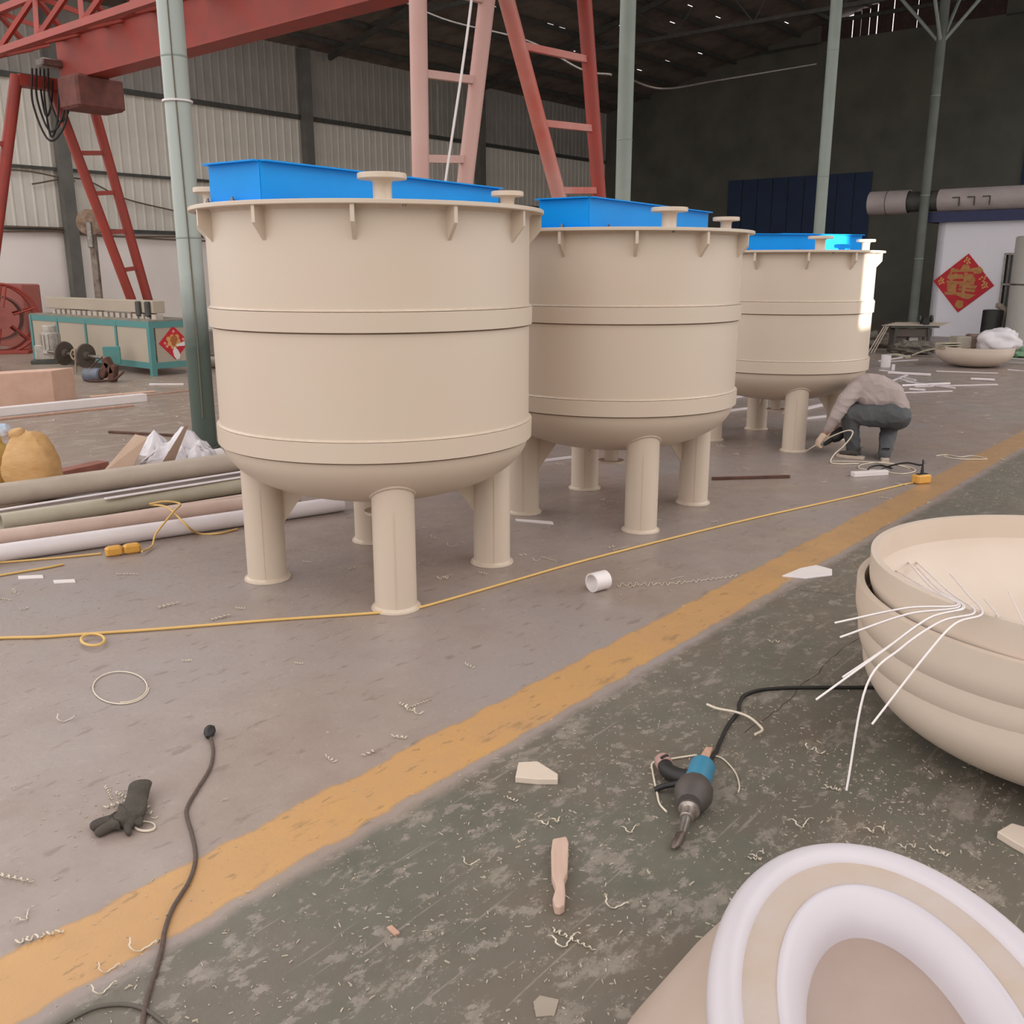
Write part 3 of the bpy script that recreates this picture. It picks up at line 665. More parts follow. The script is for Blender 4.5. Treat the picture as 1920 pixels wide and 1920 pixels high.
# red duct behind reel
MB().cbox(at(35, 600, 26.0), (1.9, .5, 1.9), .03, AX+PI/2).thing('red_cabinet', mat('dull_red', '9c5a50', .7, c2='88504a', scale=2), 'dull red cabinet standing behind the reel against the white wall', 'cabinet', loc=Vector((at(35, 600, 26.0).x, at(35, 600, 26.0).y, 0)))
# disc on a post against the wall
gp = UV(13.6, V_LEFT+.55); gp = at(186, 560, 27.3); gp = Vector((gp.x, gp.y, 0)); ds = empty('post_with_disc', gp, 'rusty round disc on a narrow post against the white wall', 'post')
MB().beam(gp, gp+Vector((0, 0, 3.1)), .16, .16).build('post', mat('flaking_post', '9a8c80', .8, c2='5c4c42', scale=5, amount=.9, bump=.2), ds)
MB().lathe([(0, -.04), (.34, -.04), (.35, 0), (.34, .04), (0, .05)], 32, Vector((gp.x, gp.y-.1, 3.28)), (.3, -.95, 0)).build('disc', mat('rusty_disc', 'a08a76', .8, c2='6e5142', scale=6, amount=.9, bump=.2), ds)
MB().cbox(Vector((gp.x, gp.y-.18, 2.95)), (.14, .1, .7), .02).build('bracket', M_METAL, ds)

# ---- board block, planks on the dusty floor
def slab(name, pts, z0, z1, m, label, cat, group=None):
    return MB().prism([Vector((p.x, p.y, z0)) for p in pts], (0, 0, z1-z0)).thing(name, m, label, cat, group=group)
a = G(103, 756); b = G(-60, 768); dk = Vector((.1, .55, 0))
bevel(slab('board_stack', [a, b, b+dk, a+dk], 0, .5, M_PLY, 'pinkish pressed-wood block at the left edge', 'block'), .01)
def longbar(name, pa, pb, r, m, label, cat, group=None, hollow=True, zz=None):
    A = G(*pa); B = G(*pb); z = r if zz is None else zz; A.z = B.z = z
    mb = MB()
    if hollow: mb.pipe(A, B, r, r*.86, 28)
    else: mb.cyl(A, B, r, 24)
    return mb.thing(name, m, label, cat, loc=Vector(((A.x+B.x)/2, (A.y+B.y)/2, z-r)), group=group)
def plank(pa, pb, w, h, m, label, z=0, cat='plank', name='plank'):
    A = G(*pa); B = G(*pb); A.z = B.z = z+h/2
    o = MB().beam(A, B, w, h).thing(name, m, label, cat, loc=Vector(((A.x+B.x)/2, (A.y+B.y)/2, z))); return bevel(o, .006)
plank((-40, 784), (272, 752), .16, .12, M_WHITE, 'long white plastic profile lying in front of the wooden block')
plank((-40, 792), (250, 762), .05, .03, M_WOOD, 'thin wooden lath lying along the long white profile')
plank((170, 745), (290, 735), .12, .02, M_PLY, 'pale board lying on the floor beyond the white profile')
plank((205, 812), (390, 822), .05, .03, M_RUST, 'dark rusty bar lying across the dusty floor')
plank((280, 722), (345, 722), .04, .03, M_WHITE, 'thin white strip near the machine corner')
plank((275, 742), (400, 728), .03, .02, M_WOOD, 'narrow wooden strip lying left of the round column')

# ---- pipe bundle on the floor left of tank
PG = 'plastic pipes bundled along the floor'
M_PG = mat('grey_pvc', 'b9ab9c', .5, c2='a8998b', scale=5, amount=.6, bump=.05, stretch=(1, 1, 1))
M_PGG = mat('green_grey_pvc', 'b5ad99', .5, c2='a39b88', scale=5, amount=.6)
M_PP = mat('dusty_pink_pvc', 'cbb3a6', .55, c2='b89a8c', scale=4, amount=.8)
M_PW = mat('white_pvc', 'ded6d8', .45, c2='cfc2c0', scale=3, amount=.6)
longbar('pipe', (-80, 1066), (642, 958), .065, M_PW, 'white plastic pipe nearest the camera, reaching under the tank', 'pipe', PG)
longbar('pipe', (-80, 1038), (560, 946), .068, M_PP, 'dusty pinkish pipe second from the front of the bundle', 'pipe', PG)
longbar('pipe', (88, 1008), (470, 946), .052, M_PP, 'short pinkish pipe ending open in the middle of the bundle', 'pipe', PG)
longbar('pipe', (4, 996), (520, 914), .072, M_PGG, 'green-grey pipe with open left end in the bundle', 'pipe', PG)
longbar('pipe', (-80, 990), (520, 897), .03, M_PW, 'thin white pipe lying behind the green-grey pipe', 'pipe', PG)
longbar('pipe', (-80, 965), (470, 884), .098, M_PG, 'thick grey pipe at the back of the bundle in front of the sacks', 'pipe', PG, zz=.12)
for k, (x0, y0, x1, y1, zz) in enumerate(((-60, 990, 470, 902, .10), (200, 968, 470, 922, .145), (-60, 1056, 470, 972, .005))):
    plank((x0, y0), (x1, y1), .05, .012, M_PW if k != 2 else M_PP, ['thin white strip lying on the bundle under the thick pipe', 'short white strip on top of the green-grey pipe', 'flat pinkish strip between the front pipes'][k], z=zz, cat='strip', name='plastic_strip')
# ---- sacks
def blob(c, dims, seed, nlat=26, nlon=40, rough=.12, freq=2.2, flat_top=False, taper=.25, pts=None):
    mb = MB(); vs = []; fs = []
    for i in range(nlat+1):
        th = PI*i/nlat
        for j in range(nlon):
            ph = 2*PI*j/nlon; d = Vector((math.sin(th)*math.cos(ph), math.sin(th)*math.sin(ph), math.cos(th)))
            sx = math.copysign(abs(d.x)**.75, d.x); sy = math.copysign(abs(d.y)**.75, d.y); sz = math.copysign(abs(d.z)**.8, d.z)
            p = Vector((sx, sy, sz)); k = 1-taper*max(0, p.z)**1.5
            n = noise.noise(d*freq+Vector((seed, seed*2, 0)))+.5*abs(noise.noise(d*freq*2.7+Vector((seed, 0, seed))))-.35*abs(noise.noise(Vector((d.x*2, d.y*2, d.z*7+seed))))
            p = Vector((p.x*k*dims[0], p.y*k*dims[1], p.z*dims[2]))*(1+rough*n)
            vs.append(Vector(c)+Vector((p.x, p.y, max(p.z, -dims[2]*.96))))
    for i in range(nlat):
        for j in range(nlon): fs.append((i*nlon+j, (i+1)*nlon+j, (i+1)*nlon+(j+1) % nlon, i*nlon+(j+1) % nlon))
    mb.add(vs, fs, True); return mb
M_SACK = mat('orange_woven_sack', 'c99f6a', .55, c2='b78a52', scale=8, amount=.7, bump=.25, bscale=25, stretch=(1, 1, 2.5))
M_SACK2 = mat('yellow_sack', 'cfae66', .55, c2='b8954c', scale=8, amount=.7, bump=.25, bscale=25)
s1 = G(58, 935); sk = empty('woven_sack', s1, 'full orange woven sack standing behind the pipes', 'sack', 'woven sacks')
blob(s1+Vector((0, .1, .287)), (.235, .2, .3), 3.1, rough=.14, freq=1.1).build('sack_body', M_SACK, sk)
blob(s1+Vector((-.1, .1, .575)), (.07, .06, .05), 5.1, nlat=12, nlon=16, rough=.3, taper=0).build('tied_neck', M_SACK, sk)
s2 = G(-25, 928); sk2 = empty('woven_sack', s2, 'yellow woven sack cut off by the left edge', 'sack', 'woven sacks')
blob(s2+Vector((0, .1, .25)), (.2, .19, .26), 8.3, rough=.14, freq=1.1).build('sack_body', M_SACK2, sk2)
blob(s2+Vector((.06, .1, .49)), (.08, .07, .06), 2.4, nlat=12, nlon=16, rough=.3, taper=0).build('tied_neck', M_SACK2, sk2)
p = at(8, 812, s2.y+.15); blob(Vector((p.x, p.y, .575)), (.07, .06, .06), 4.4, nlat=12, nlon=16, rough=.3).thing('plastic_bag', mat('blue_white_bag', '9fb0c8', .4, c2='e2dcd8', scale=12, amount=.9), 'crumpled blue and white bag on top of the yellow sack', 'bag')
# ---- white sheeting and cardboard heap at the column foot
def sheet_heap(name, outline, ztop, m, label, cat, seed, fold=.05, n=22):
    """draped crumpled sheet: closed ground outline (world xy) swelling to a height function"""
    c = Vector((sum(p.x for p in outline)/len(outline), sum(p.y for p in outline)/len(outline), 0)); ol = spline(outline, 6, True); P = len(ol)
    vs = []; fs = []
    for i in range(n+1):
        t = i/n
        for p in ol:
            q = Vector((p.x, p.y, 0))*(t)+c*(1-t); h = ztop(q) if callable(ztop) else ztop
            k = 1-t**3.5
            nz = noise.noise(Vector((q.x*5+seed, q.y*5, seed)))*fold+abs(noise.noise(Vector((q.x*11+seed, q.y*4, seed*2))))*fold*1.2
            vs.append(Vector((q.x, q.y, max(.004, h*k+nz*(.25+k)))))
    for i in range(n):
        for j in range(P): fs.append((i*P+j, i*P+(j+1) % P, (i+1)*P+(j+1) % P, (i+1)*P+j))
    low = len(vs); vs += [Vector((p.x, p.y, 0)) for p in ol]; fs += [(n*P+j, n*P+(j+1) % P, low+(j+1) % P, low+j) for j in range(P)]
    mb = MB().add(vs, fs, True); return mb.thing(name, m, label, cat)
M_FILM = mat('white_film', 'dcd6da', .35, c2='c9c2c6', scale=5, amount=.6, bump=.15, bscale=14)
M_CARD = mat('brown_card', 'b59a86', .85, c2='a48974', scale=4, amount=.6, bump=.08)
def crumple(name, c, sx, sy, rz, peaks, m, label, seed, fold=.05, nx=56, ny=40):
    """crumpled sheet: tent-like peaks (x, y, height, slope) with sharp ridges, as a thin closed skin over the floor"""
    rot = Matrix.Rotation(rz, 3, 'Z'); vs = []; fs = []
    for j in range(ny+1):
        for i in range(nx+1):
            x = (i/nx*2-1); y = (j/ny*2-1); e = 1+.16*noise.noise(Vector((math.atan2(y, x)*1.7, seed, 1)))
            k = max(abs(x), abs(y)); r = math.hypot(x, y) or 1e-6; q = Vector((x*sx*e, y*sy*e, 0))*(1-.18*(k/r < .9))
            z = .012
            for px_, py_, h, s in peaks: z = max(z, h-s*math.hypot((q.x-px_), (q.y-py_)*1.2)*(1+.35*noise.noise(Vector((math.atan2(q.y-py_, q.x-px_)*2.2, seed, 5)))))
            edge = min(1, (1-k)*5)
            z = z*edge+fold*edge*(1-2*abs(noise.noise(Vector((q.x*6+seed, q.y*6, seed)))))*.8+fold*.5*edge*abs(noise.noise(Vector((q.x*15, q.y*11+seed, 2))))
            vs.append(Vector(c)+rot @ Vector((q.x, q.y, max(.006, z))))
    W = nx+1
    for j in range(ny):
        for i in range(nx): fs.append((j*W+i, j*W+i+1, (j+1)*W+i+1, (j+1)*W+i))
    n = len(vs); vs += [Vector((v.x, v.y, .001)) for v in vs]
    bd = [i for i in range(nx)]+[j*W+nx for j in range(ny)]+[ny*W+i for i in range(nx, 0, -1)]+[j*W for j in range(ny, 0, -1)]
    fs += [(bd[k], n+bd[k], n+bd[(k+1) % len(bd)], bd[(k+1) % len(bd)]) for k in range(len(bd))]
    return MB().add(vs, fs, True).thing(name, m, label, 'sheet')
crumple('plastic_sheet', G(338, 880), .42, .28, .12, [(.04, .1, .40, .85), (.2, .0, .26, .7), (-.2, -.05, .16, .5)], M_FILM, 'large crumpled white plastic sheet heaped at the foot of the column', 1.7, .06)
crumple('plastic_sheet', G(195, 915), .40, .14, .18, [(-.2, 0, .07, .3), (.15, .02, .10, .3)], M_FILM, 'flat crumpled white plastic sheet behind the thick grey pipe', 4.2, .05)
crumple('plastic_sheet', G(290, 850), .19, .16, -.1, [(.02, 0, .24, 1.1), (-.05, .05, .18, .9)], M_FILM, 'small white plastic wad beyond the cardboard', 7.7, .04, 36, 30)
q0 = at(188, 868, 8.95); q1 = at(212, 880, 8.75); q2 = at(262, 815, 9.05); q3 = at(245, 870, 8.7)
A = G(188, 892); B = G(240, 896); 
MB().prism([A+Vector((0, 0, .01)), B+Vector((0, 0, .01)), at(275, 822, 9.3), at(252, 816, 9.5)], (.004, .012, .008)).thing('cardboard_piece', M_CARD, 'brown cardboard piece leaning on the white sheet heap', 'cardboard')
C_ = G(300, 900); MB().prism([G(290, 902)+Vector((0, 0, .06)), G(322, 893)+Vector((0, 0, .07)), at(352, 800, 9.4), at(345, 801, 9.35)], (.004, .012, .01)).thing('cardboard_strip', M_CARD, 'narrow brown cardboard strip lying over the large white sheet', 'cardboard')
plank((98, 898), (195, 876), .16, .07, mat('red_channel_paint', '966050', .7, c2='7c4a3e', scale=6, amount=.8), 'red-brown steel channel lying behind the sacks')
longbar('pipe_offcut', (385, 872), (415, 866), .075, M_WHITE, 'short white pipe offcut beside the column foot', 'pipe')
longbar('pipe', (380, 690), (420, 690), .12, M_PG, 'grey pipe end showing between column and nearest tank', 'pipe')
MB().cbox(G(392, 668)+Vector((0, .4, .3)), (.8, .5, .6), .02, .2).thing('steel_box', mat('grey_box', '7c736b', .7, c2='9a9088', scale=4, amount=.8), 'grey box of scrap behind the column', 'box')
# ================================================================== STACK OF DISHED HEADS
SG = 'nested cream dished heads'
def dish(cx, cy, z, tilt, label, R=.90, D=.42, th=.03, m=M_DISH, group=SG, name='dished_head', ax=0.0):
    prof = []
    for k in range(21):
        a = PI/2*k/20; prof.append((R*math.sin(a)**.66 if k else 0.0, D*(1-math.cos(a)**1.0)*.80))
    prof.append((R+.001, D)); n = len(prof)
    out = prof[1:]; inn = [(max(r-th, 0.0), h+th*.9 if i < n-3 else h) for i, (r, h) in enumerate(prof)][::-1]
    inn[0] = (R-th, D)
    pr = [(0.0, 0.0)]+out+[p for p in inn]
    pr[-1] = (0.0, th*.9)
    o = MB().lathe(pr, 128, (0, 0, 0)).build(name, m, None); o.location = (cx, cy, z); o.rotation_euler = (tilt*math.cos(ax), tilt*math.sin(ax), 0)
    return tag(o, label, 'tank head', group)
hx, hy = 2.43, 3.74
dish(hx+.02, hy, .0, 0, 'bottom dished head of the nested stack, resting on the floor')
dish(hx-.01, hy+.01, .127, .004, 'second dished head from the bottom of the nested stack')
dish(hx-.035, hy, .254, .008, 'third dished head from the bottom, its rim poking out at the left')
dish(hx+.012, hy-.01, .381, .004, 'top dished head of the stack, open with thin rods over its rim')
RODS = [([(1700, 1050), (1745, 1100)], [(1796, 1134), (1700, 1140), (1565, 1168)], 3.35), ([(1662, 1068), (1720, 1098)], [(1800, 1136), (1700, 1152), (1575, 1195)], 3.25),
        ([(1720, 1065), (1760, 1105)], [(1806, 1138), (1740, 1160), (1650, 1225), (1530, 1312)], 3.0), ([(1679, 1069), (1740, 1105)], [(1808, 1138), (1745, 1158), (1655, 1220), (1580, 1270)], 3.05),
        ([(1718, 1053), (1780, 1110)], [(1828, 1147), (1765, 1165), (1690, 1215), (1625, 1285), (1587, 1482)], 2.85), ([(1782, 1076), (1815, 1115)], [(1842, 1150), (1790, 1170), (1735, 1230), (1635, 1358)], 2.9)]
for i, (ins, outs, yend) in enumerate(RODS):
    P = [G(x, y, .62 if k == 0 else .74) for k, (x, y) in enumerate(ins)]
    r0 = G(outs[0][0], outs[0][1], .812); P.append(r0); n = len(outs)-1
    for k in range(1, n+1): P.append(at(outs[k][0], outs[k][1], r0.y+(yend-r0.y)*(k/n)))
    MB().tube(spline(P, 8), .0042, 6).thing('welding_rod', M_WHITE, ['uppermost thin white rod over the rim, pointing left', 'thin white rod just below the uppermost one', 'longest straight thin white rod hanging from the rim', 'thin white rod lying close to the long straight one', 'thin white rod drooping nearly to the floor', 'rightmost thin white rod hanging over the front of the stack'][i], 'rod', group='thin plastic welding rods')
for i, (a, b) in enumerate((((1845, 1123), (1872, 1155)), ((1890, 1108), (1925, 1180)))):
    MB().tube([G(a[0], a[1], .60), G(b[0], b[1], .812)], .003, 6).thing('welding_rod', M_WHITE, ['short thin rod leaning inside the top dish near the middle', 'short thin rod leaning inside the top dish at the right edge'][i], 'rod', group='thin plastic welding rods')

# ================================================================== OVAL HOOD IN THE FOREGROUND
ho = empty('oval_hood', (.86, 1.72, 0), 'oval white-rimmed plastic hood on the floor at the lower right corner', 'hood')
M_HOODB = mat('hood_beige', 'b8a598', .5, c2='ad998a', scale=4, amount=.6, bump=.03)
M_HOODY = mat('hood_yellowed', 'b9aba3', .5, c2='b3a08f', scale=7, amount=.8, bump=.05)
M_HOODW = mat('hood_white', 'c6bfc4', .38, c2='bdb6bb', scale=3, amount=.5, bump=.01)
NE = 96; TL = math.radians(-9)
def eloop(cx, cy, a, b, z, tl=TL, zslope=0.0):
    out = []
    for i in range(NE):
        t = 2*PI*i/NE; x = a*math.cos(t); y = b*math.sin(t)
        out.append(Vector((cx+x*math.cos(tl)-y*math.sin(tl), cy+x*math.sin(tl)+y*math.cos(tl), z)))
    return out
def loft(loops, name, m, par, cap=False):
    mb = MB(); vs = sum(loops, []); fs = []
    for k in range(len(loops)-1):
        for i in range(NE): j = (i+1) % NE; fs.append((k*NE+i, k*NE+j, (k+1)*NE+j, (k+1)*NE+i))
    mb.add(vs, fs, True)
    if cap: mb.add(loops[-1], [tuple(range(NE))])
    return mb.build(name, m, par)
hc = (.872, 1.735); ha, hb = .435, .71
def hl(d, z): return eloop(hc[0], hc[1], ha-d*.92, hb-d, z)
gl = eloop(.72, 1.85, .49, .56, 0.0, 0)
loft([gl, [gl[i].lerp(hl(.02, .34)[i], .5)+Vector((0, 0, .02)) for i in range(NE)], hl(.02, .34)], 'skirt', M_HOODB, ho)
lip = []
for k in range(13):
    a = PI*(1.25-1.5*k/12); lip.append(hl(.045-.045*math.cos(a)*-1, .365+.035*math.sin(a)))
lip = [hl(.045-.045*math.cos(PI*1.15*k/12-.15*PI), .362+.038*math.sin(PI*1.15*k/12-.15*PI)) for k in range(13)]
loft(lip, 'rolled_lip', M_HOODW, ho)
loft([hl(.085, .375), hl(.095, .372), hl(.135, .370), hl(.178, .366)], 'rim_face', M_HOODY, ho)
loft([hl(.172, .362), hl(.176, .370), hl(.186, .370), hl(.205, .358), hl(.232, .328), hl(.252, .296), hl(.258, .245)], 'inner_collar', M_HOODW, ho)
loft([hl(.254, .26), hl(.30, .255), hl(.36, .252)], 'inner_floor', mat('hood_inside', 'ab988d', .6, c2='9f8a80', scale=3, amount=.7), ho, cap=True)

# ================================================================== BACK RIGHT CORNER
# ---- pipe on the office roof
big = empty('ventilation_duct', UV(31.4, -11.6, 3.72), 'fat grey duct lying along the office roof edge', 'duct')
M_DUCT = mat('grey_duct', 'b5aaa8', .55, c2='a09492', scale=2, amount=.7, bump=.05)
MB().pipe(UV(31.45, -11.55, 4.05), UV(31.45, -10.35, 4.05), .36, .34, 40).build('duct_end', M_DUCT, big)
MB().pipe(UV(31.45, -9.45, 4.05), UV(31.45, 6.5, 4.05), .33, .31, 40).build('duct_run', M_DUCT, big)
MB().pipe(UV(31.45, -10.36, 4.05), UV(31.45, -9.44, 4.05), .30, .28, 32).build('duct_neck', M_DSTEEL, big)
MB().pipe(UV(31.45, -11.0, 4.05), UV(31.45, -10.98, 4.05), .366, .36, 40).build('joint', M_DSTEEL, big)
for k in range(3):
    v = -8.9+k*.42; MB().box(UV(31.10, v, 4.1), (.03, .2, .03), AX).build('clip', M_DSTEEL, big); MB().box(UV(31.10, v+.1, 3.98), (.03, .03, .26), AX).build('clip', M_DSTEEL, big)
# ---- red poster on the office wall
pq = UV(U_OFF-.02, -8.55, 1.62); pr = empty('paper_poster', pq, 'large red paper diamond with gold character on the white office wall', 'poster')
def flat2(poly, off, m, name, th=.004):
    tl = -.07
    return MB().prism([pq+VD*(x*math.cos(tl)-z*math.sin(tl))+Vector((0, 0, x*math.sin(tl)+z*math.cos(tl)))-UD*off for x, z in poly], -UD*th).build(name, m, pr)
d = .88
flat2([(-d, 0), (0, d), (d, 0), (0, -d)], 0, M_REDP, 'sheet')
M_GOLD2 = mat('matt_gold', 'c08a52', .6, c2='a86a36', scale=9, amount=.8, bump=0)
# brush-written lucky character: roof, body strokes, treasure box, sweeping base
for k, poly in enumerate(([(-.42, .44), (-.16, .38), (-.10, .54), (.06, .56), (.12, .44), (.40, .52), (.50, .42), (.44, .32), (.26, .30), (.22, .36), (-.36, .30), (-.44, .20)],
    [(-.46, .24), (-.05, .26), (-.02, .14), (-.42, .08), (-.50, .12)], [(.0, .30), (.24, .28), (.34, .10), (.28, .04), (.02, .10)],
    [(-.50, .04), (.30, .06), (.32, -.02), (-.46, -.05)], [(-.46, -.06), (-.18, -.04), (-.16, -.28), (-.42, -.28)], [(-.10, -.03), (.42, -.04), (.36, -.14), (-.10, -.12)],
    [(-.10, -.15), (.38, -.16), (.36, -.24), (-.12, -.22)], [(-.50, -.30), (-.1, -.27), (.42, -.31), (.22, -.46), (.08, -.44), (-.14, -.36), (-.46, -.38)],
    [(-.40, .06), (-.30, .28), (-.22, .28), (-.32, .04)], [(-.02, .32), (.08, .32), (.10, -.28), (.0, -.28)])):
    flat2(poly, .004+.0008*k, M_GOLD2, 'character_stroke', .002)
for cx, cz, n in ((0, .66, 7), (-.64, .02, 8), (.62, .0, 8), (.54, .18, 5), (-.02, -.62, 9)):
    for k in range(n):
        a = k*2.4; r = .10*math.sqrt((k+.6)/n); x, z = cx+r*math.cos(a), cz+r*math.sin(a); w = .03
        flat2([(x-w, z-w*.6), (x+w*.7, z-w), (x+w, z+w*.5), (x-w*.4, z+w)], .004, M_GOLD, 'corner_ornament', .002)
flat2([(-.10, -.52), (.10, -.52), (.12, -.70), (0, -.76), (-.12, -.70)], .0065, M_GOLD2, 'base_ornament', .002)
# ---- tall white vessel at the right edge
tv = UV(29.6, -2.9); tv = at(1972, 640, 25.6); tv.z = 0
wt = empty('white_vessel', tv, 'tall pale cylindrical vessel at the right edge by the window', 'vessel')
MB().lathe([(1.16, 0), (1.16, 2.84), (1.12, 2.87), (0, 2.89)], 48, tv).build('shell', mat('pale_vessel', 'd2cfc8', .45, c2='c4c0ba', scale=1.2, amount=.6), wt)
MB().lathe([(1.16, 1.62), (1.175, 1.62), (1.175, 1.66), (1.16, 1.66)], 48, tv, closed=True).build('seam_ring', M_METAL, wt)
for z in (2.2, .85): MB().beam(tv+Vector((-.90, -.76, z)), tv+Vector((-.80, -.86, z+.28)), .03, .03).build('mark', M_DSTEEL, wt)
# ---- black roll and grey downpipe
br = at(1852, 648, 26.2); br.z = 0
MB().lathe([(.20, 0), (.24, .02), (.26, .94), (.25, .96), (.2, .97), (0, .9)], 32, br, (.04, 0, 1)).thing('rubber_roll', M_BLACK, 'upright glossy black roll standing under the barred window', 'roll', loc=br)
gp2 = at(1874, 640, 26.4); gp2.z = 0
MB().tube(spline([gp2+Vector((0, 0, .02)), gp2+Vector((.02, 0, .5)), gp2+Vector((.03, 0, .9)), gp2+Vector((-.08, 0, 1.05)), gp2+Vector((-.2, 0, 1.07))], 6), .075, 12).thing('bent_pipe', M_PG, 'grey bent plastic pipe beside the black roll', 'pipe')
# ---- big dish lying with scrap in it
dc = G(1831, 688); o = dish(dc.x, dc.y+.2, 0, .03, 'cream dished head lying on the floor before the office, filled with scrap', R=.78, D=.44, th=.02, group='', name='dished_head')

zr = .42
def in_dish(px, Y, z): p = at(px, 640, Y); return Vector((p.x, p.y, z))
MB().cbox(in_dish(1800, dc.y+.25, .50), (.36, .3, .26), .02, .2).thing('grey_offcut', mat('grey_block', '9a9184', .7, c2='857c70', scale=5), 'grey-green boxy offcut standing in the lying dish', 'offcut', loc=in_dish(1800, dc.y+.25, .37))
MB().cbox(in_dish(1828, dc.y+.35, .52), (.34, .3, .3), .03, -.1).thing('brown_offcut', mat('brown_block', '7a675c', .7, c2='6a574c', scale=5), 'brownish boxy offcut behind the white bag in the dish', 'offcut', loc=in_dish(1828, dc.y+.35, .37))
for k in range(3): MB().cbox(in_dish(1779, dc.y+.1, .40+k*.05), (.42, .28, .022), .004, .1+.1*k).thing('curved_plate', M_PGG, ['lowest', 'middle', 'topmost'][k]+' pale plate of the small stack at the dish rim', 'plate', group='pale plates on the dish')
bb = in_dish(1872, dc.y+.1, .47); blob(bb+Vector((0, 0, .08)), (.46, .26, .26), 6.6, rough=.28, freq=1.6).thing('white_bag', M_FILM, 'crumpled white bag lying over the dish right side', 'bag')
blob(G(1912, 672)+Vector((.1, .3, .12)), (.2, .2, .13), 9.2, rough=.4).thing('green_bag', mat('green_film', '3f7a48', .4, c2='8aa08a', scale=10, amount=.9), 'crumpled green bag at the right edge behind the dish', 'bag')
# ---- work table with motor and rods
tb = G(1706, 662); wtb = empty('work_table', tb, 'dark narrow steel work table beside the dim column', 'table')
for dx in (-.5, .5):
    for dy in (0, .5): MB().beam(tb+Vector((dx*.9+dy*.2, dy, 0)), tb+Vector((dx*.8+dy*.2, dy, .62)), .06, .06).build('leg', M_DSTEEL, wtb)
MB().cbox(tb+Vector((.05, .25, .64)), (1.2, .62, .04), .005).build('top', M_DSTEEL, wtb)
MB().cbox(tb+Vector((.05, .02, .5)), (.9, .03, .2), .005).build('apron', mat('dark_brown_steel', '574b46', .7), wtb)
MB().cbox(tb+Vector((-.25, .25, .3)), (.28, .4, .55), .01).build('cabinet', MATS['dark_brown_steel'], wtb)
MB().cbox(tb+Vector((.12, .3, .28)), (.22, .3, .5), .01).build('white_panel', M_WHITE, wtb)
mt = tb+Vector((.38, .2, .66)); mo = empty('grinder_motor', mt, 'small black motor with two wheels standing on the work table', 'motor')
MB().cbox(mt+Vector((0, 0, .1)), (.2, .16, .2), .03).build('body', M_BLACK, mo)
for s in (-1, 1): MB().lathe([(.02, 0), (.09, 0), (.09, .04), (.02, .04)], 20, mt+Vector((s*.15-.02, 0, .17)), (1, 0, 0), closed=True).build('wheel', M_DSTEEL, mo)
for k in range(5):
    a = tb+Vector((-.75+.12*k, .05+.1*k, .675+.012*k)); b = tb+Vector((.72+.1*k, .02+.11*k, .675+.012*k))
    MB().tube([a, b], .010, 6).thing('thin_bar', M_PG, ['frontmost', 'second', 'middle', 'fourth', 'rearmost'][k]+' thin pale bar lying across the dark work table', 'bar', group='thin bars on the work table')
for k in range(3):
    MB().tube([tb+Vector((-.95-.07*k, -.12, .01)), tb+Vector((-.62-.05*k, -.04, .66))], .014, 6).thing('leaning_rod', M_PG, ['right', 'middle', 'left'][k]+' one of three thin rods leaning against the work table', 'rod', group='rods leaning on the table')
# ---- dark scrap behind
for i, (px, py, s, sd, lab) in enumerate(((1650, 655, .35, 1.2, 'dark lumpy scrap heap right behind the farthest tank'), (1730, 668, .3, 2.2, 'dark scrap heap under the work table'))):
    blob(G(px, py)+Vector((0, .6, s*.5)), (s*1.6, s, s*.55), sd, rough=.6, freq=3).thing('scrap_heap', mat('dark_scrap', '5d554d', .8, c2='7c746a', scale=7, amount=.9, bump=.3), lab, 'scrap')
MB().pipe(G(1660, 688)+Vector((0, 0, 0)), G(1660, 688)+Vector((0, 0, .25)), .1, .09, 24).thing('pipe_stub', M_PW, 'short white pipe stub standing by the farthest tank', 'pipe')
MB().pipe(G(1656, 694)+Vector((.2, 0, 0)), G(1656, 694)+Vector((.2, 0, .12)), .035, .03, 16).thing('pipe_stub', M_PW, 'tiny white pipe stub in front of the bigger stub', 'pipe')
# ---- strips and curved offcuts on the floor
STR = [((1650, 678), (1705, 668), .08, 'bent'), ((1655, 680), (1720, 676), .05, 0), ((1650, 696), (1712, 703), .07, 0), ((1665, 702), (1745, 706), .06, 1), ((1690, 712), (1720, 720), .06, 0),
       ((1672, 716), (1700, 705), .05, 0), ((1690, 726), (1780, 722), .05, 1), ((1700, 718), (1790, 730), .04, 0), ((1715, 726), (1870, 722), .03, 0), ((1690, 738), (1785, 735), .03, 0),
       ((1820, 713), (1865, 715), .05, 1), ((1755, 698), (1870, 702), .03, 0), ((1690, 708), (1716, 714), .05, 0), ((1705, 732), (1735, 734), .04, 1), ((1880, 672), (1930, 676), .05, 0), ((1875, 680), (1930, 684), .05, 0), ((1890, 694), (1930, 698), .04, 0)]
STRL = ['bent pale strip nearest the farthest tank behind the white pipe stub', 'pale strip just in front of the bent strip by the pipe stub', 'broad white strip on the floor right above the worker back', 'white pipe offcut lying right of the worker shoulder', 'short white strip crossing others right of the worker',
        'slanting white strip touching the worker back', 'long white pipe offcut right of the worker hips', 'thin slanting strip over the long white pipe offcut', 'longest thin white strip in the middle of the scrap floor', 'thin white strip lying nearest to the camera behind the worker',
        'short white pipe offcut under the lying dish', 'thin strip lying just before the lying dish', 'tiny slanting white strip among the scrap by the worker', 'short white pipe offcut close to the worker hips', 'upper strip at the right edge beside the lying dish', 'middle strip at the right edge beside the lying dish', 'lower strip at the right edge beside the lying dish']
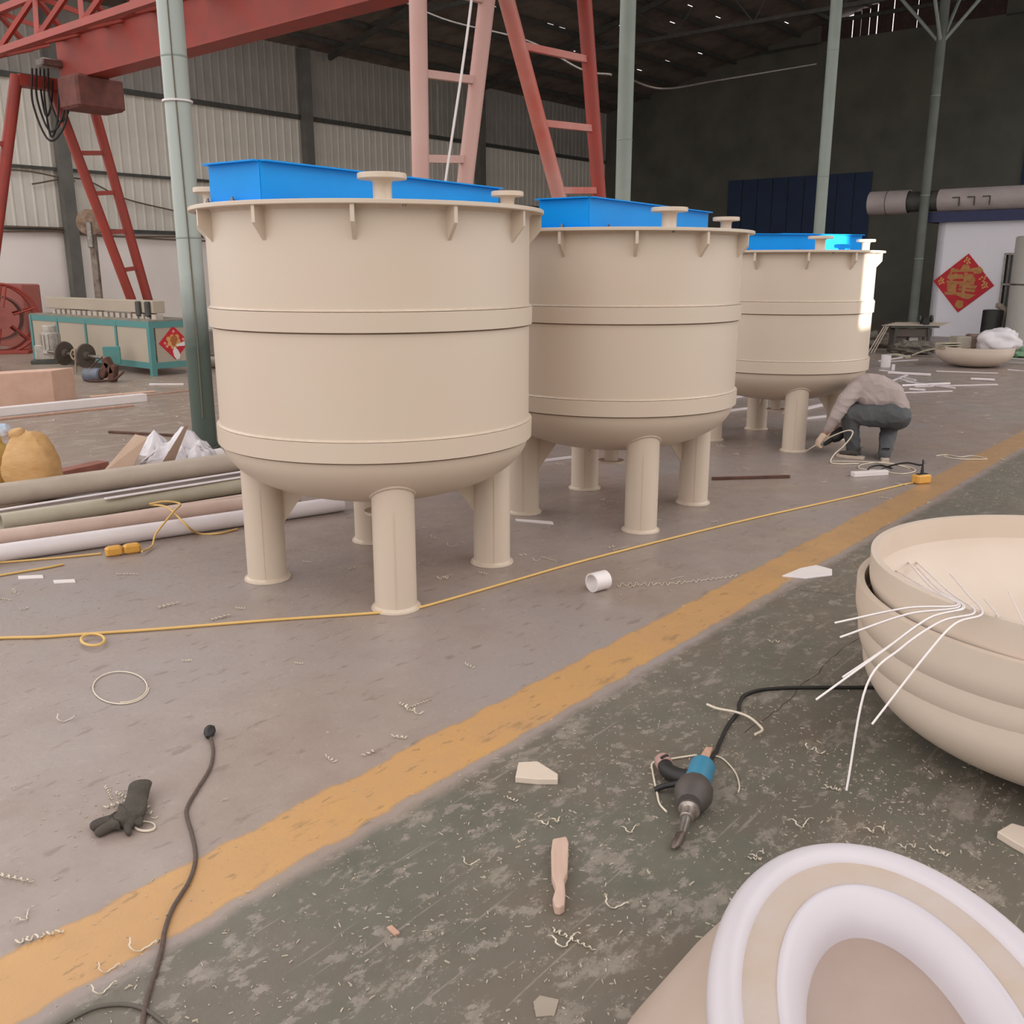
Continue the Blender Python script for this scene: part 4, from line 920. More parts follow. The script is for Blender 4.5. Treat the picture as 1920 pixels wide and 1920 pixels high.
for i, (a, b, w, kind) in enumerate(STR):
    A = G(*a); B = G(*b); A.z = B.z = w*.5 if kind == 1 else .012+.004*(i % 4)
    mb = MB(); 
    if kind == 1: mb.pipe(A, B, w*.5, w*.42, 16)
    else: mb.beam(A, B, w, .02)
    mb.thing('plastic_offcut', M_PW, STRL[i], 'offcut', group='offcuts scattered behind the worker')
for i, (pp, lab) in enumerate(((((1655, 668), (1680, 664), (1705, 670)), 'curved pale offcut bridging the floor left of the lying dish'), (((1712, 668), (1740, 656), (1782, 650)), 'curved pale offcut propped on the lying dish'))):
    P = [G(*pp[0])+Vector((0, 0, .03)), at(pp[1][0], pp[1][1], G(*pp[0]).y-.2)+Vector((0, 0, 0)), at(pp[2][0], pp[2][1], G(*pp[0]).y-.4)]
    sp = spline(P, 8); mb = MB()
    for k in range(len(sp)-1): mb.beam(sp[k], sp[k+1], .22, .03)
    mb.thing('curved_offcut', M_PGG, lab, 'offcut', group='curved offcuts')
# strips seen between the tanks' legs
for i, (a, b, w) in enumerate((((1370, 748), (1402, 742), .08), ((1365, 772), (1412, 766), .06), ((1510, 768), (1545, 760), .08), ((1500, 788), (1550, 782), .05), ((1005, 868), (1085, 858), .03), ((1335, 900), (1480, 896), .035))):
    A = G(*a); B = G(*b); A.z = B.z = .015; MB().beam(A, B, w, .025).thing('plastic_strip', M_PW if i != 5 else M_RUST, ['white strip on the floor seen between middle and farthest tank', 'second white strip seen between middle and farthest tank', 'white strip behind the farthest tank front leg', 'lower white strip behind the farthest tank front leg', 'thin pale strip behind the middle tank rear leg', 'rusty brown strip lying right of the middle tank'][i], 'strip')
# ================================================================== THINGS ON THE FLOOR
def cable(pts, r, m, name, label, cat='cable', z=None, n=8):
    P = [G(x, y) for x, y in pts]; z = r if z is None else z
    for p in P: p.z = z
    return MB().tube(spline(P, n), r, 8).thing(name, m, label, cat)
M_YC = mat('yellow_cable', 'd6b06a', .5, c2='c9a05c', scale=6, amount=.5, bump=0)
e = empty('extension_cable', G(760, 1143), 'long yellow cable running across the floor past the tanks to a socket block', 'cable')
P = [G(*p) for p in ((-60, 1204), (0, 1199), (80, 1197), (140, 1193), (300, 1182), (500, 1166), (690, 1153), (770, 1145), (850, 1124), (960, 1092), (1100, 1052), (1300, 1001), (1420, 972), (1600, 932), (1690, 911), (1714, 906))]
for p in P: p.z = .009
MB().tube(spline(P, 8), .009, 8).build('cord', M_YC, e)
lp = [G(175+22*math.cos(t), 1207+11*math.sin(t)) for t in [2*PI*i/24 for i in range(24)]]
for p in lp: p.z = .024
MB().tube(lp, .008, 8, True).build('cord_loop', M_YC, e)
sb = G(1727, 906); MB().cbox(sb+Vector((0, 0, .045)), (.17, .10, .09), .015, .35).build('socket_block', M_YEL, e)
MB().cbox(sb+Vector((0, 0, .092)), (.12, .05, .006), .002, .35).build('socket_face', M_BLACK, e)
# black lead into the socket with coil
lead = empty('power_lead', G(1700, 880), 'thin dark lead curving into the yellow socket block', 'cable')
P = [sb+Vector((.0, 0, .10)), sb+Vector((.005, .02, .22)), at(1728, 872, sb.y+.15), at(1700, 868, sb.y+.25)]+[G(x, y, .01) for x, y in ((1668, 874), (1640, 886), (1628, 884), (1632, 876), (1650, 872), (1672, 878))]
MB().tube(spline(P, 8), .009, 8).build('cord', M_BLACK, lead)
MB().cyl(sb+Vector((0, 0, .09)), sb+Vector((0, .005, .16)), .018, 12, r2=.011).build('plug', M_BLACK, lead)
# rods coil on the floor by the worker
cable([(1560, 866), (1640, 868), (1700, 876), (1716, 884), (1690, 890), (1650, 884), (1612, 880), (1618, 872), (1660, 868), (1705, 880)], .006, M_SHAVE, 'rod_coil', 'loose coil of pale welding rod on the floor beside the worker', 'rod', z=.008)
plank((1598, 894), (1662, 890), .07, .05, M_WHITE, 'white rounded offcut on the floor below the worker', cat='offcut', name='white_offcut')
cable([(1755, 856), (1775, 854), (1800, 858), (1825, 856), (1850, 862), (1800, 862), (1770, 858)], .006, M_SHAVE, 'rod_coil', 'second loose tangle of pale rod right of the worker', 'rod', z=.008)
# yellow lead by the pipes
cable([(-40, 1060), (60, 1052), (130, 1046), (190, 1040)], .008, M_YC, 'yellow_lead', 'yellow lead along the front of the pipe bundle')
cable([(-40, 1088), (30, 1076), (90, 1066), (120, 1060)], .008, M_YC, 'yellow_lead', 'lower yellow lead trailing off at the left edge')
cn = empty('cable_connector', G(232, 1040), 'dirty yellow plug connector lying at the front of the pipes', 'connector')
pA, pB = G(196, 1044), G(266, 1034); dn = (pB-pA).normalized(); ra = math.atan2(dn.y, dn.x)
for t, w in ((.26, .13), (.74, .13)):
    q = pA.lerp(pB, t); MB().cbox(q+Vector((0, 0, .035)), ((pB-pA).length*.46, .075, .07), .014, ra).build('half_shell', M_YEL, cn)
P = [G(266, 1034, .03), G(285, 1024, .02), at(293, 1000, G(285, 1024).y+.05), at(325, 960, G(300, 1015).y+.1), at(338, 945, G(300, 1010).y+.2), at(310, 940, G(300, 1010).y+.2), at(280, 945, G(290, 1005).y+.1)]
MB().tube(spline(P, 8), .008, 8).build('cord', M_YC, cn)
P = [at(282, 946, G(290, 1005).y+.12), at(315, 952, G(300, 1010).y+.12), G(350, 985, .12), G(372, 1000, .01), G(410, 1000, .01), G(445, 992, .01)]
MB().tube(spline(P, 8), .008, 8).build('cord', M_YC, cn)
# black cord with plug at the left
cd = empty('black_cord', G(350, 1660), 'dark braided power cord with a plug lying across the yellow line', 'cable')
P = [G(*p) for p in ((395, 1384), (400, 1412), (393, 1445), (370, 1483), (352, 1515), (351, 1535), (361, 1570), (367, 1612), (355, 1655), (325, 1705), (310, 1745), (304, 1780), (292, 1825), (275, 1880), (262, 1960))]
for p in P: p.z = .007
MB().tube(spline(P, 8), .0075, 8).build('cord', mat('braided_cord', '5f5048', .8, c2='4a3d37', scale=60, amount=.7, bump=.2), cd)
q = G(393, 1380); MB().lathe([(.0, -.012), (.022, -.012), (.026, .0), (.024, .02), (.012, .045), (.008, .05)], 16, q+Vector((0, .01, .022)), (.1, -.95, -.15)).build('plug', M_BLACK, cd)
for s in (-1, 1): MB().box(q+Vector((s*.009, .035, .024)), (.004, .026, .008)).build('pin', M_METAL, cd)
cable([(60, 1960), (150, 1905), (200, 1888), (255, 1890), (300, 1915), (340, 1960)], .006, mat('dusty_hose', '5a544c', .8, c2='686258', scale=10), 'dusty_wire', 'dusty dark wire at the bottom left edge')

# ---- skin-modifier helper
def skin_mesh(name, nodes, edges, root=0, sub=2):
    """nodes: list of (Vector, rx, ry)"""
    me = bpy.data.meshes.new(name+'_skeleton'); me.from_pydata([tuple(n[0]) for n in nodes], edges, [])
    o = bpy.data.objects.new(name+'_tmp', me); COL.objects.link(o)
    sk = o.modifiers.new('skin', 'SKIN'); sk.use_smooth_shade = True
    if not me.skin_vertices: me.attributes  # layer is created with the modifier
    for i, n in enumerate(nodes):
        s = me.skin_vertices[0].data[i]; s.radius = (n[1], n[2] if len(n) > 2 else n[1]); s.use_root = (i == root)
    sb_ = o.modifiers.new('sub', 'SUBSURF'); sb_.levels = sub; sb_.render_levels = sub
    dg = bpy.context.evaluated_depsgraph_get(); dg.update()
    m2 = bpy.data.meshes.new_from_object(o.evaluated_get(dg)); m2.name = name
    bpy.data.objects.remove(o); bpy.data.meshes.remove(me)
    for p in m2.polygons: p.use_smooth = True
    return m2
def skin_obj(name, nodes, edges, m, parent, root=0, sub=2, wrinkle=0.0, seed=0.0):
    off = Vector(parent.location)
    m2 = skin_mesh(name, [(n[0]-off,)+tuple(n[1:]) for n in nodes], edges, root, sub)
    if wrinkle:
        m2.update()
        nn = [v.normal.copy() for v in m2.vertices]
        for v, n in zip(m2.vertices, nn):
            c = v.co
            v.co = c+n*wrinkle*(noise.noise(Vector((c.x*14+seed, c.y*14, c.z*9)))+.7*abs(noise.noise(Vector((c.x*9, c.y*9+seed, c.z*22))))-.25)
    m2.materials.clear(); m2.materials.append(m)
    o = bpy.data.objects.new(name, m2); COL.objects.link(o); o.parent = parent
    return o
# ---- dark work glove
gv = empty('work_glove', G(240, 1530), 'crumpled dark grey work glove lying on the concrete', 'glove')
M_GLOVE = mat('dark_glove', '4d463e', .85, c2='39332d', scale=18, amount=.7, bump=.3, bscale=90)
def gz(x, y, z): return G(x, y, z)
gn = [(gz(266, 1462, .05), .055, .020), (gz(258, 1496, .04), .042, .022), (gz(250, 1522, .035), .06, .026), (gz(232, 1535, .03), .045, .024), (gz(200, 1538, .03), .024), (gz(168, 1552, .016), .018), (gz(202, 1552, .025), .022), (gz(178, 1566, .014), .015), (gz(238, 1552, .02), .015), (gz(243, 1566, .012), .011), (gz(262, 1545, .022), .014), (gz(268, 1548, .012), .010), (gz(222, 1546, .02), .014), (gz(195, 1562, .012), .011)]
skin_obj('glove_body', gn, [(0, 1), (1, 2), (2, 3), (3, 4), (4, 5), (3, 6), (6, 7), (2, 8), (8, 9), (2, 10), (10, 11), (3, 12), (12, 13)], M_GLOVE, gv, 2, 2, .006, 2.0)

# ---- hot-air welding gun
pA = G(1316, 1462); pB = G(1264, 1622); axd = (pB-pA); axd.z = 0; L_ = axd.length; axd.normalize(); side = Vector((-axd.y, axd.x, 0))
gun = empty('hot_air_gun', pA, 'teal and black hot-air welding gun lying on the green floor', 'power tool')
c0 = pA+Vector((0, 0, .062)); 
M_TEALG = mat('teal_plastic', '3a7f9c', .45, c2='33708c', scale=8, amount=.5, bump=.02)
MB().lathe([(0, -.004), (.046, 0), (.052, .008), (.052, .17), (.048, .18)], 32, c0, axd).build('motor_housing', M_TEALG, gun)
MB().lathe([(.050, .17), (.066, .175), (.074, .20), (.074, .235), (.070, .25), (.050, .30), (.046, .305), (0, .305)], 12, c0, axd).build('heat_guard', mat('guard_brown', '4a4340', .5, c2='5a504a', scale=6), gun)
MB().lathe([(.038, .30), (.040, .305), (.040, .318), (.036, .32), (.026, .325), (.026, .37), (.022, .372)], 28, c0+Vector((0, 0, -.004)), axd-Vector((0, 0, .04))).build('nozzle_collar', mat('perforated_steel', 'b5aba4', .35, .8, c2='8a8078', scale=60, amount=.9), gun)
nb = c0+axd*.365-Vector((0, 0, .02)); MB().tube([nb, nb+axd*.05-Vector((0, 0, .008)), nb+axd*.085-Vector((0, 0, .014))], [.018, .016, .014], 14).build('nozzle', M_METAL, gun)
nb2 = nb+axd*.085-Vector((0, 0, .014)); MB().tube([nb2, nb2+axd*.02-side*.004, nb2+axd*.06-side*.012-Vector((0, 0, .008)), nb2+axd*.085-side*.02-Vector((0, 0, .012))], [.014, .019, .015, .005], 14).build('nozzle_tip', mat('burnt_steel', '5a4c46', .45, .7, c2='857a72', scale=30, amount=.8), gun)
hd = [c0+axd*.10, c0-side*.07+axd*.09-Vector((0, 0, .015)), c0-side*.13+axd*.05-Vector((0, 0, .02)), c0-side*.155+axd*.0-Vector((0, 0, .02))]
MB().tube(spline(hd, 6), [.036-.006*i/18 for i in range(19)], 16).build('handle', M_BLACK, gun)
MB().lathe([(0, -.02), (.032, -.015), (.036, .0), (.034, .03), (.02, .045), (0, .047)], 20, hd[-1], (hd[-1]-hd[-2])).build('handle_cap', mat('pinkish_cap', 'b08a82', .6, c2='93736a', scale=20, amount=.7), gun)
MB().cbox(hd[-1]+Vector((0, 0, .03)), (.04, .016, .016), .004, .6).build('cap_clip', M_BLACK, gun)
MB().tube(spline([c0+axd*.14-side*.03, c0+axd*.15-side*.12-Vector((0, 0, .03)), c0+axd*.16-side*.16-Vector((0, 0, .05))], 6), .012, 8).build('hook', M_BLACK, gun)
P = [c0-axd*.0+Vector((0, 0, 0)), c0-axd*.06-Vector((0, 0, .03))]+[G(x, y, .008) for x, y in ((1342, 1410), (1348, 1395), (1365, 1360), (1384, 1335), (1386, 1320), (1396, 1304), (1425, 1294), (1470, 1290), (1540, 1289), (1640, 1289))]
MB().tube(spline(P, 8), .009, 8).build('power_cord', M_BLACK, gun)
# pieces around the gun
def piece(poly, h, m, name, label, cat, z=0.0, bv=.004):
    o = MB().prism([Vector((p.x, p.y, z)) for p in [G(*q) for q in poly]], (0, 0, h)).thing(name, m, label, cat); return bevel(o, bv)
piece([(1308, 1448), (1296, 1455), (1322, 1412), (1336, 1412), (1330, 1430)], .03, M_WOOD, 'wood_scrap', 'small wooden scrap beside the tail of the welding gun', 'wood')
cable([(1325, 1330), (1345, 1338), (1380, 1345), (1405, 1355), (1425, 1372), (1428, 1380), (1415, 1387)], .006, M_SHAVE, 'rod_offcut', 'bent pale rod offcut lying above the black gun cord', 'rod', z=.026)
cable([(1306, 1418), (1260, 1425), (1225, 1432), (1224, 1450), (1232, 1490), (1237, 1510), (1250, 1525)], .0045, M_SHAVE, 'rod_offcut', 'pale rod bent in an L left of the welding gun', 'rod', z=.006)
cable([(1332, 1418), (1355, 1425), (1378, 1450), (1386, 1475), (1384, 1488)], .0035, M_SHAVE, 'rod_offcut', 'thin pale rod arc right of the welding gun', 'rod', z=.006)
# wooden wedge handle
wd = empty('wooden_wedge', G(1047, 1650), 'pale wooden paddle with a carved neck on the green floor', 'wood')
pp = [(1036, 1588), (1062, 1583), (1066, 1595), (1064, 1650), (1058, 1665), (1060, 1690), (1058, 1712), (1050, 1718), (1040, 1716), (1036, 1700), (1042, 1680), (1034, 1655), (1033, 1610)]
o = MB().prism([G(*q) for q in pp], (0, 0, .035)).build('paddle', mat('planed_wood', 'c4a898', .7, c2='b08f7e', scale=5, amount=.7, bump=.1, stretch=(6, 1, 6)), wd); bevel(o, .006)
# white cut blocks
piece([(966, 1468), (972, 1440), (1008, 1438), (1046, 1462), (1046, 1472), (1010, 1472)], .028, M_DISH, 'angled_offcut', 'white wedge-shaped offcut lying beside the yellow line', 'offcut')
piece([(1466, 1082), (1500, 1068), (1530, 1062), (1560, 1070), (1560, 1080), (1510, 1086)], .012, M_WHITE, 'triangular_offcut', 'flat white triangular offcut near the stack of heads', 'offcut', bv=.003)
piece([(1868, 1572), (1895, 1556), (1960, 1575), (1960, 1625), (1900, 1592)], .03, M_DISH, 'slotted_offcut', 'cream slotted offcut at the right edge under the heads', 'offcut')
piece([(1000, 1880), (1012, 1868), (1048, 1876), (1040, 1905), (1005, 1908)], .004, mat('paint_flake', '9d9183', .8), 'paint_flake', 'grey paint flake on the floor at the bottom edge', 'flake', bv=.001)
piece([(725, 1742), (735, 1738), (750, 1752), (740, 1756)], .008, M_WOOD, 'wood_chip', 'tiny brown wood chip left of the paddle', 'wood', bv=.001)
piece([(100, 1090), (140, 1088), (142, 1093), (102, 1095)][::1], .01, M_WHITE, 'white_bar', 'short white bar lying before the pipe bundle', 'offcut', bv=.002)
piece([(34, 1082), (80, 1080), (82, 1085), (35, 1087)], .01, M_WHITE, 'white_bar', 'short white bar near the left edge by the lower yellow lead', 'offcut', bv=.002)
piece([(966, 975), (1036, 980), (1038, 984), (968, 978)], .012, M_WHITE, 'white_bar', 'thin white bar between the nearest and middle tank legs', 'offcut', bv=.002)
# pipe ring
rg = G(1123, 1108); MB().pipe(rg+Vector((-.05, -.02, .062)), rg+Vector((.045, .05, .062)), .062, .052, 32).thing('pipe_ring', M_WHITE, 'short white pipe ring lying on its side in front of the tanks', 'pipe ring')
# wavy thread of swarf
P = []
for i in range(121):
    t = i/120; x = 1158+t*225; y = 1098-(6*t)+(-24*max(0, t-.45)**1.2)+(1-t)*4.0*math.sin(i*.9)+1.6*math.sin(i*1.3); p = G(x, y); p.z = .004+.003*abs(math.sin(i)); P.append(p)
MB().tube(P, .0022, 5).thing('swarf_thread', M_SHAVE, 'long wavy plastic swarf thread right of the white pipe ring', 'swarf')
# ---- curls: coil of rod, ribbons
def ring_curl(px, py, rx, ry, lab, r=.0035, turns=1.15):
    P = []; n = int(28*turns)
    for i in range(n):
        a = 2*PI*i/28; k = 1-.05*a/6; p = G(px+rx*k*math.cos(a), py+ry*k*math.sin(a)); p.z = .004+.003*a/6; P.append(p)
    MB().tube(P, r, 6).thing('rod_loop', M_SHAVE, lab, 'swarf')
ring_curl(226, 1291, 53, 31, 'large pale loop of welding rod on the concrete left of centre', .0035, 1.3)
ring_curl(272, 1552, 20, 9, 'small pale rod loop lying by the fingers of the glove', .003, 1.8)
def ribbon_mesh(name, turns, length, rad, w, seed, squash=.45):
    rr = random.Random(seed); n = int(turns*14)+2; vs = []; fs = []
    for i in range(n):
        t = i/(n-1); a = 2*PI*turns*t; x = length*(t-.5)+.004*rr.uniform(-1, 1); y = rad*math.cos(a)*(.7+.3*math.sin(t*3+seed))+.25*length*math.sin(t*2.2+seed)*.3; z = rad*squash*(1+math.sin(a))+.002
        vs += [Vector((x-w/2, y, z)), Vector((x+w/2, y+.001, z+.001)), Vector((x+w/2, y*.9, z+.002)), Vector((x-w/2, y*.9, z+.0025))]
        if i:
            k = 4*i
            for q in range(4): fs.append((k-4+q, k-4+(q+1) % 4, k+(q+1) % 4, k+q))
    me = MB().add(vs, fs, True).mesh(name); me.materials.append(M_SHAVE); return me
CURL = [ribbon_mesh('plastic_curl', 5, .13, .012, .006, 1), ribbon_mesh('plastic_curl', 7, .16, .010, .005, 2), ribbon_mesh('plastic_curl', 2, .09, .022, .006, 3), ribbon_mesh('plastic_curl', 3, .06, .012, .005, 4), ribbon_mesh('plastic_curl', 1.2, .10, .03, .005, 5)]
SPOT = [(120, 1352, 4), (20, 1648, 1), (75, 1762, 0), (45, 1725, 4), (205, 1490, 1), (230, 1496, 0), (285, 1528, 2), (225, 1510, 0), (318, 1137, 0), (30, 1112, 2), (10, 1125, 1), (45, 1143, 3), (240, 1078, 1), (415, 1160, 0), (450, 1142, 3),
        (775, 1335, 2), (790, 1320, 1), (760, 1328, 0), (748, 1384, 3), (690, 1415, 3), (620, 1425, 3), (829, 1086, 2), (840, 1082, 0), (905, 1076, 3), (660, 1067, 3), (575, 1055, 3), (980, 1042, 2), (1005, 1052, 4), (1030, 1050, 1), (795, 990, 3), (815, 1010, 2), (845, 1025, 4), (870, 1018, 3),
        (1145, 1028, 2), (1165, 1030, 1), (1340, 980, 2), (1225, 975, 1), (1130, 938, 3), (1050, 872, 2), (1350, 838, 2), (1380, 852, 3), (1400, 880, 2), (1525, 1408, 2), (1450, 1205, 2), (1420, 1605, 2), (1415, 1612, 3), (262, 1780, 4), (200, 1820, 4), (190, 1860, 4), (1270, 1085, 1), (1190, 1100, 1),
        (1545, 905, 3), (1470, 890, 3), (1620, 915, 3), (1660, 935, 0), (1740, 945, 3), (1765, 800, 3), (1800, 812, 3), (1830, 738, 3), (1845, 742, 3), (1690, 910, 0), (560, 1245, 3), (880, 1250, 3), (350, 1240, 3), (1055, 1772, 4), (1075, 1765, 1), (960, 1500, 3), (1030, 1545, 2), (880, 1620, 4), (1150, 1700, 4), (1180, 1560, 4), (1560, 1480, 3), (1640, 1560, 2), (1700, 1590, 2), (1760, 1600, 3), (1500, 1550, 4)]
CURLS = []
for i, (x, y, k) in enumerate(SPOT):
    o = bpy.data.objects.new('plastic_curl', CURL[k]); COL.objects.link(o); o.location = G(x, y); o.rotation_euler = (0, 0, R_.uniform(-.9, .9)); s = R_.uniform(.7, 1.15); o.scale = (s, s, s)
    o['category'] = 'shaving'; o['group'] = 'plastic shavings on the floor'; CURLS.append((x, y, k, o))
LAND = [('the work glove', 235, 1510), ('the black cord plug', 395, 1390), ('the white rod loop', 226, 1300), ('the bottom left corner', 60, 1760), ('the yellow line at bottom left', 215, 1830), ('the left end of the yellow cable', 120, 1140), ('the front leg of the nearest tank', 735, 1100), ('the right leg of the nearest tank', 925, 1040),
        ('the middle tank front leg', 1195, 985), ('the middle tank right leg', 1340, 900), ('the white pipe ring', 1180, 1100), ('the worker', 1590, 890), ('the yellow socket block', 1700, 920), ('the floor right of the worker', 1800, 780), ('the bare concrete left of the yellow line', 740, 1370), ('the wooden paddle', 1050, 1720), ('the white wedge offcut', 980, 1500), ('the hot-air gun', 1330, 1560), ('the crack in the floor', 1480, 1310), ('the oval hood top', 1640, 1570), ('the pipe connector', 300, 1090)]
SHAPE = ['tightly curled', 'long finely curled', 'loosely curled', 'short curled', 'open hooked']
ORD = ['leftmost', 'second from left', 'third from left', 'fourth from left', 'fifth from left', 'sixth from left', 'seventh from left', 'eighth from left', 'ninth from left', 'tenth from left']
byl = {}
for x, y, k, o in CURLS:
    nm = min(LAND, key=lambda l: (l[1]-x)**2+(l[2]-y)**2)[0]; byl.setdefault((nm, k), []).append((x, o))
for (nm, k), lst in byl.items():
    lst.sort(key=lambda t: t[0])
    for i, (x, o) in enumerate(lst): o['label'] = SHAPE[k]+' pale shaving near '+nm+('' if len(lst) == 1 else ', '+ORD[min(i, 9)])
# ---- fine chips, far too many to count
cm = MB(); rr = random.Random(11)
def chip(x, y, s):
    a = rr.uniform(0, PI); c, d = math.cos(a), math.sin(a); l = s*rr.uniform(.6, 2.6); w = s*rr.uniform(.3, .6); h = .0015+.003*rr.random(); k = len(cm.v)
    P = [(-l, -w, 0), (l, -w*.6, .0005), (l*.8, w, 0), (-l*.7, w*.8, .0005)]
    b = [Vector((x+p[0]*c-p[1]*d, y+p[0]*d+p[1]*c, .0004)) for p in P]; t = [q+Vector((0, 0, h)) for q in b]
    cm.v += b+t; cm.f += [(k+4, k+5, k+6, k+7)]+[(k+i, k+(i+1) % 4, k+4+(i+1) % 4, k+4+i) for i in range(4)]; cm.sm += [False]*5
n = 0
while n < 4200:
    y = rr.uniform(2.0, 14); x = rr.uniform(-.6*y, .6*y)
    p = Vector((x, y, 0)); v = p.dot(VD); dens = noise.noise(Vector((x*1.1, y*1.1, 3)))*.5+.5
    if v < -2.45: dens *= .42
    if rr.random() < dens*dens*min(1, 5/y+.25):
        chip(x, y, rr.choice([.0012, .0016, .0022, .003, .0042])); n += 1
for cx, cy, sp, k in [(1050, 1500, .25, 160), (1200, 1480, .2, 90), (1480, 1450, .35, 260), (1700, 1520, .3, 240), (1650, 1600, .3, 200), (1000, 1620, .3, 140), (900, 1700, .35, 120), (120, 1150, .4, 70), (820, 1040, .35, 90), (230, 1500, .12, 60), (1080, 930, .5, 130), (1260, 950, .5, 140)]:
    q = G(cx, cy)
    for _ in range(k): chip(q.x+rr.gauss(0, sp), q.y+rr.gauss(0, sp), rr.choice([.0016, .002, .003, .0045]))
for _ in range(1500):                                                # dusty litter around the machines and the back right
    if rr.random() < .6: q = UV(rr.uniform(4, 9.5), rr.uniform(-19, -10.2))
    else: q = UV(rr.uniform(11, 26), rr.uniform(-8, -1))
    chip(q.x, q.y, rr.choice([.008, .012, .02, .03]))
cm.thing('plastic_chips', mat('dusty_chip', 'bdb09e', .6, c2='a39888', scale=9, amount=.8, bump=0), 'fine pale plastic chips littering the floor', 'chips', loc=(0, 0, 0), kind='stuff')
# ================================================================== WORKER
pb = G(1640, 862)
pe = empty('person', Vector((pb.x, pb.y, 0)), 'person crouching in a grey shirt, dark trousers and pale gloves, welding a tank leg', 'person')
def J(px, py, Y): return at(px, py, Y)
M_SKIN = mat('skin', 'a87a66', .55, c2='96685a', scale=10, amount=.5, bump=.05)
M_SHIRT = mat('grey_shirt', 'aa9b98', .85, c2='9c8c88', scale=8, amount=.6, bump=.15, bscale=60)
M_TROU = mat('dark_trousers', '57585a', .85, c2='46484a', scale=6, amount=.7, bump=.15, bscale=60)
M_SOLE = mat('pale_sole', 'c5b4a4', .6, c2='b3a292', scale=10)
M_SHOE = mat('grey_shoe', '4c4844', .7, c2='3c3936', scale=12)
M_PGLOVE = mat('pale_glove', 'd2bba6', .8, c2='c0a58e', scale=20, amount=.7, bump=.2, bscale=90)
def organic(name, chains, m, parent, voxel=.014, smooth=6, wrinkle=0.0, seed=0.0, fold=None):
    """tapering limbs and trunk fused into one continuous skin"""
    off = Vector(parent.location); mb = MB()
    for ch in chains:
        pts = spline([c[0] for c in ch], 6); rad = []
        for i in range(len(ch)-1):
            for k in range(6): rad.append(ch[i][1]+(ch[i+1][1]-ch[i][1])*k/6)
        rad.append(ch[-1][1])
        d0 = (pts[0]-pts[1]).normalized(); d1 = (pts[-1]-pts[-2]).normalized()
        P = [pts[0]+d0*rad[0]*t for t in (.95, .8, .5)]+pts+[pts[-1]+d1*rad[-1]*t for t in (.5, .8, .95)]
        Q = [rad[0]*t for t in (.3, .6, .866)]+rad+[rad[-1]*t for t in (.866, .6, .3)]
        mb.tube(P, Q, 20)
    me = mb.mesh(name+'_raw', off); o = bpy.data.objects.new(name+'_tmp', me); COL.objects.link(o)
    rm = o.modifiers.new('r', 'REMESH'); rm.mode = 'VOXEL'; rm.voxel_size = voxel; rm.use_smooth_shade = True
    s = o.modifiers.new('s', 'SMOOTH'); s.factor = .5; s.iterations = smooth
    dg = bpy.context.evaluated_depsgraph_get(); dg.update()
    m2 = bpy.data.meshes.new_from_object(o.evaluated_get(dg)); m2.name = name
    bpy.data.objects.remove(o); bpy.data.meshes.remove(me); m2.update()
    if wrinkle:
        nn = [v.normal.copy() for v in m2.vertices]
        for v, n in zip(m2.vertices, nn):
            c = v.co; f = 1-2*abs(noise.noise(Vector((c.x*7+c.z*9+seed, c.y*7, c.z*6-c.x*8))))
            v.co = c+n*wrinkle*(.8*f*f*f+.6*noise.noise(Vector((c.x*5+seed, c.y*5, c.z*5))))
    for p in m2.polygons: p.use_smooth = True
    m2.materials.clear(); m2.materials.append(m)
    ob = bpy.data.objects.new(name, m2); COL.objects.link(ob); ob.parent = parent
    return ob
nek = J(1592, 740, 10.62); hea = J(1590, 758, 10.76); wL = J(1548, 812, 10.24); wR = J(1566, 806, 10.58)
eL = J(1571, 775, 10.22); eR = J(1590, 790, 10.72)
hd_ = (hea-nek).normalized()
organic('body', [[(J(1676, 776, 10.24), .09), (J(1650, 750, 10.36), .10), (J(1618, 730, 10.50), .10), (nek, .055), (hea, .085), (hea+hd_*.07, .075)],
    [(J(1612, 732, 10.50), .07), (J(1588, 745, 10.31), .055), (eL, .045), (wL, .03)], [(J(1612, 732, 10.52), .07), (J(1608, 748, 10.74), .05), (eR, .042), (wR, .03)],
    [(J(1668, 776, 10.26), .08), (J(1620, 778, 10.28), .075), (J(1592, 780, 10.32), .06), (J(1597, 812, 10.33), .05), (J(1603, 848, 10.33), .038)],
    [(J(1676, 778, 10.24), .08), (J(1666, 792, 10.55), .06), (J(1663, 818, 10.34), .05), (J(1658, 850, 10.14), .038)]], M_SKIN, pe, .012, 4)
hr = MB(); hr.lathe([(.0, .165), (.06, .15), (.098, .11), (.106, .06), (.102, .01), (.085, -.03)], 24, nek+hd_*.07, hd_); hr.build('hair', mat('black_hair', '1d1a19', .7, c2='2a2523', scale=40, amount=.6, bump=.3), pe)
fx = (hea-J(1640, 757, 10.2)).normalized(); fx = (fx-hd_*fx.dot(hd_)).normalized(); fy = hd_.cross(fx)
for s in (-1, 1): MB().lathe([(0, .012), (.01, .006), (.012, 0), (0, -.008)], 12, hea+fx*.080+fy*s*.034+hd_*.01, fx).build('eye', M_BLACK, pe)
MB().lathe([(0, .025), (.012, .012), (.016, 0)], 12, hea+fx*.083-hd_*.01, fx).build('nose', M_SKIN, pe)
MB().cbox(hea+fx*.080+hd_*-.045, (.045, .012, .008), .003).build('mouth', mat('lips', '8a5248', .6), pe)
for s in (-1, 1): MB().lathe([(0, .01), (.02, .008), (.028, 0), (0, -.01)], 14, hea+fy*s*.088, fy*s).build('ear', M_SKIN, pe)
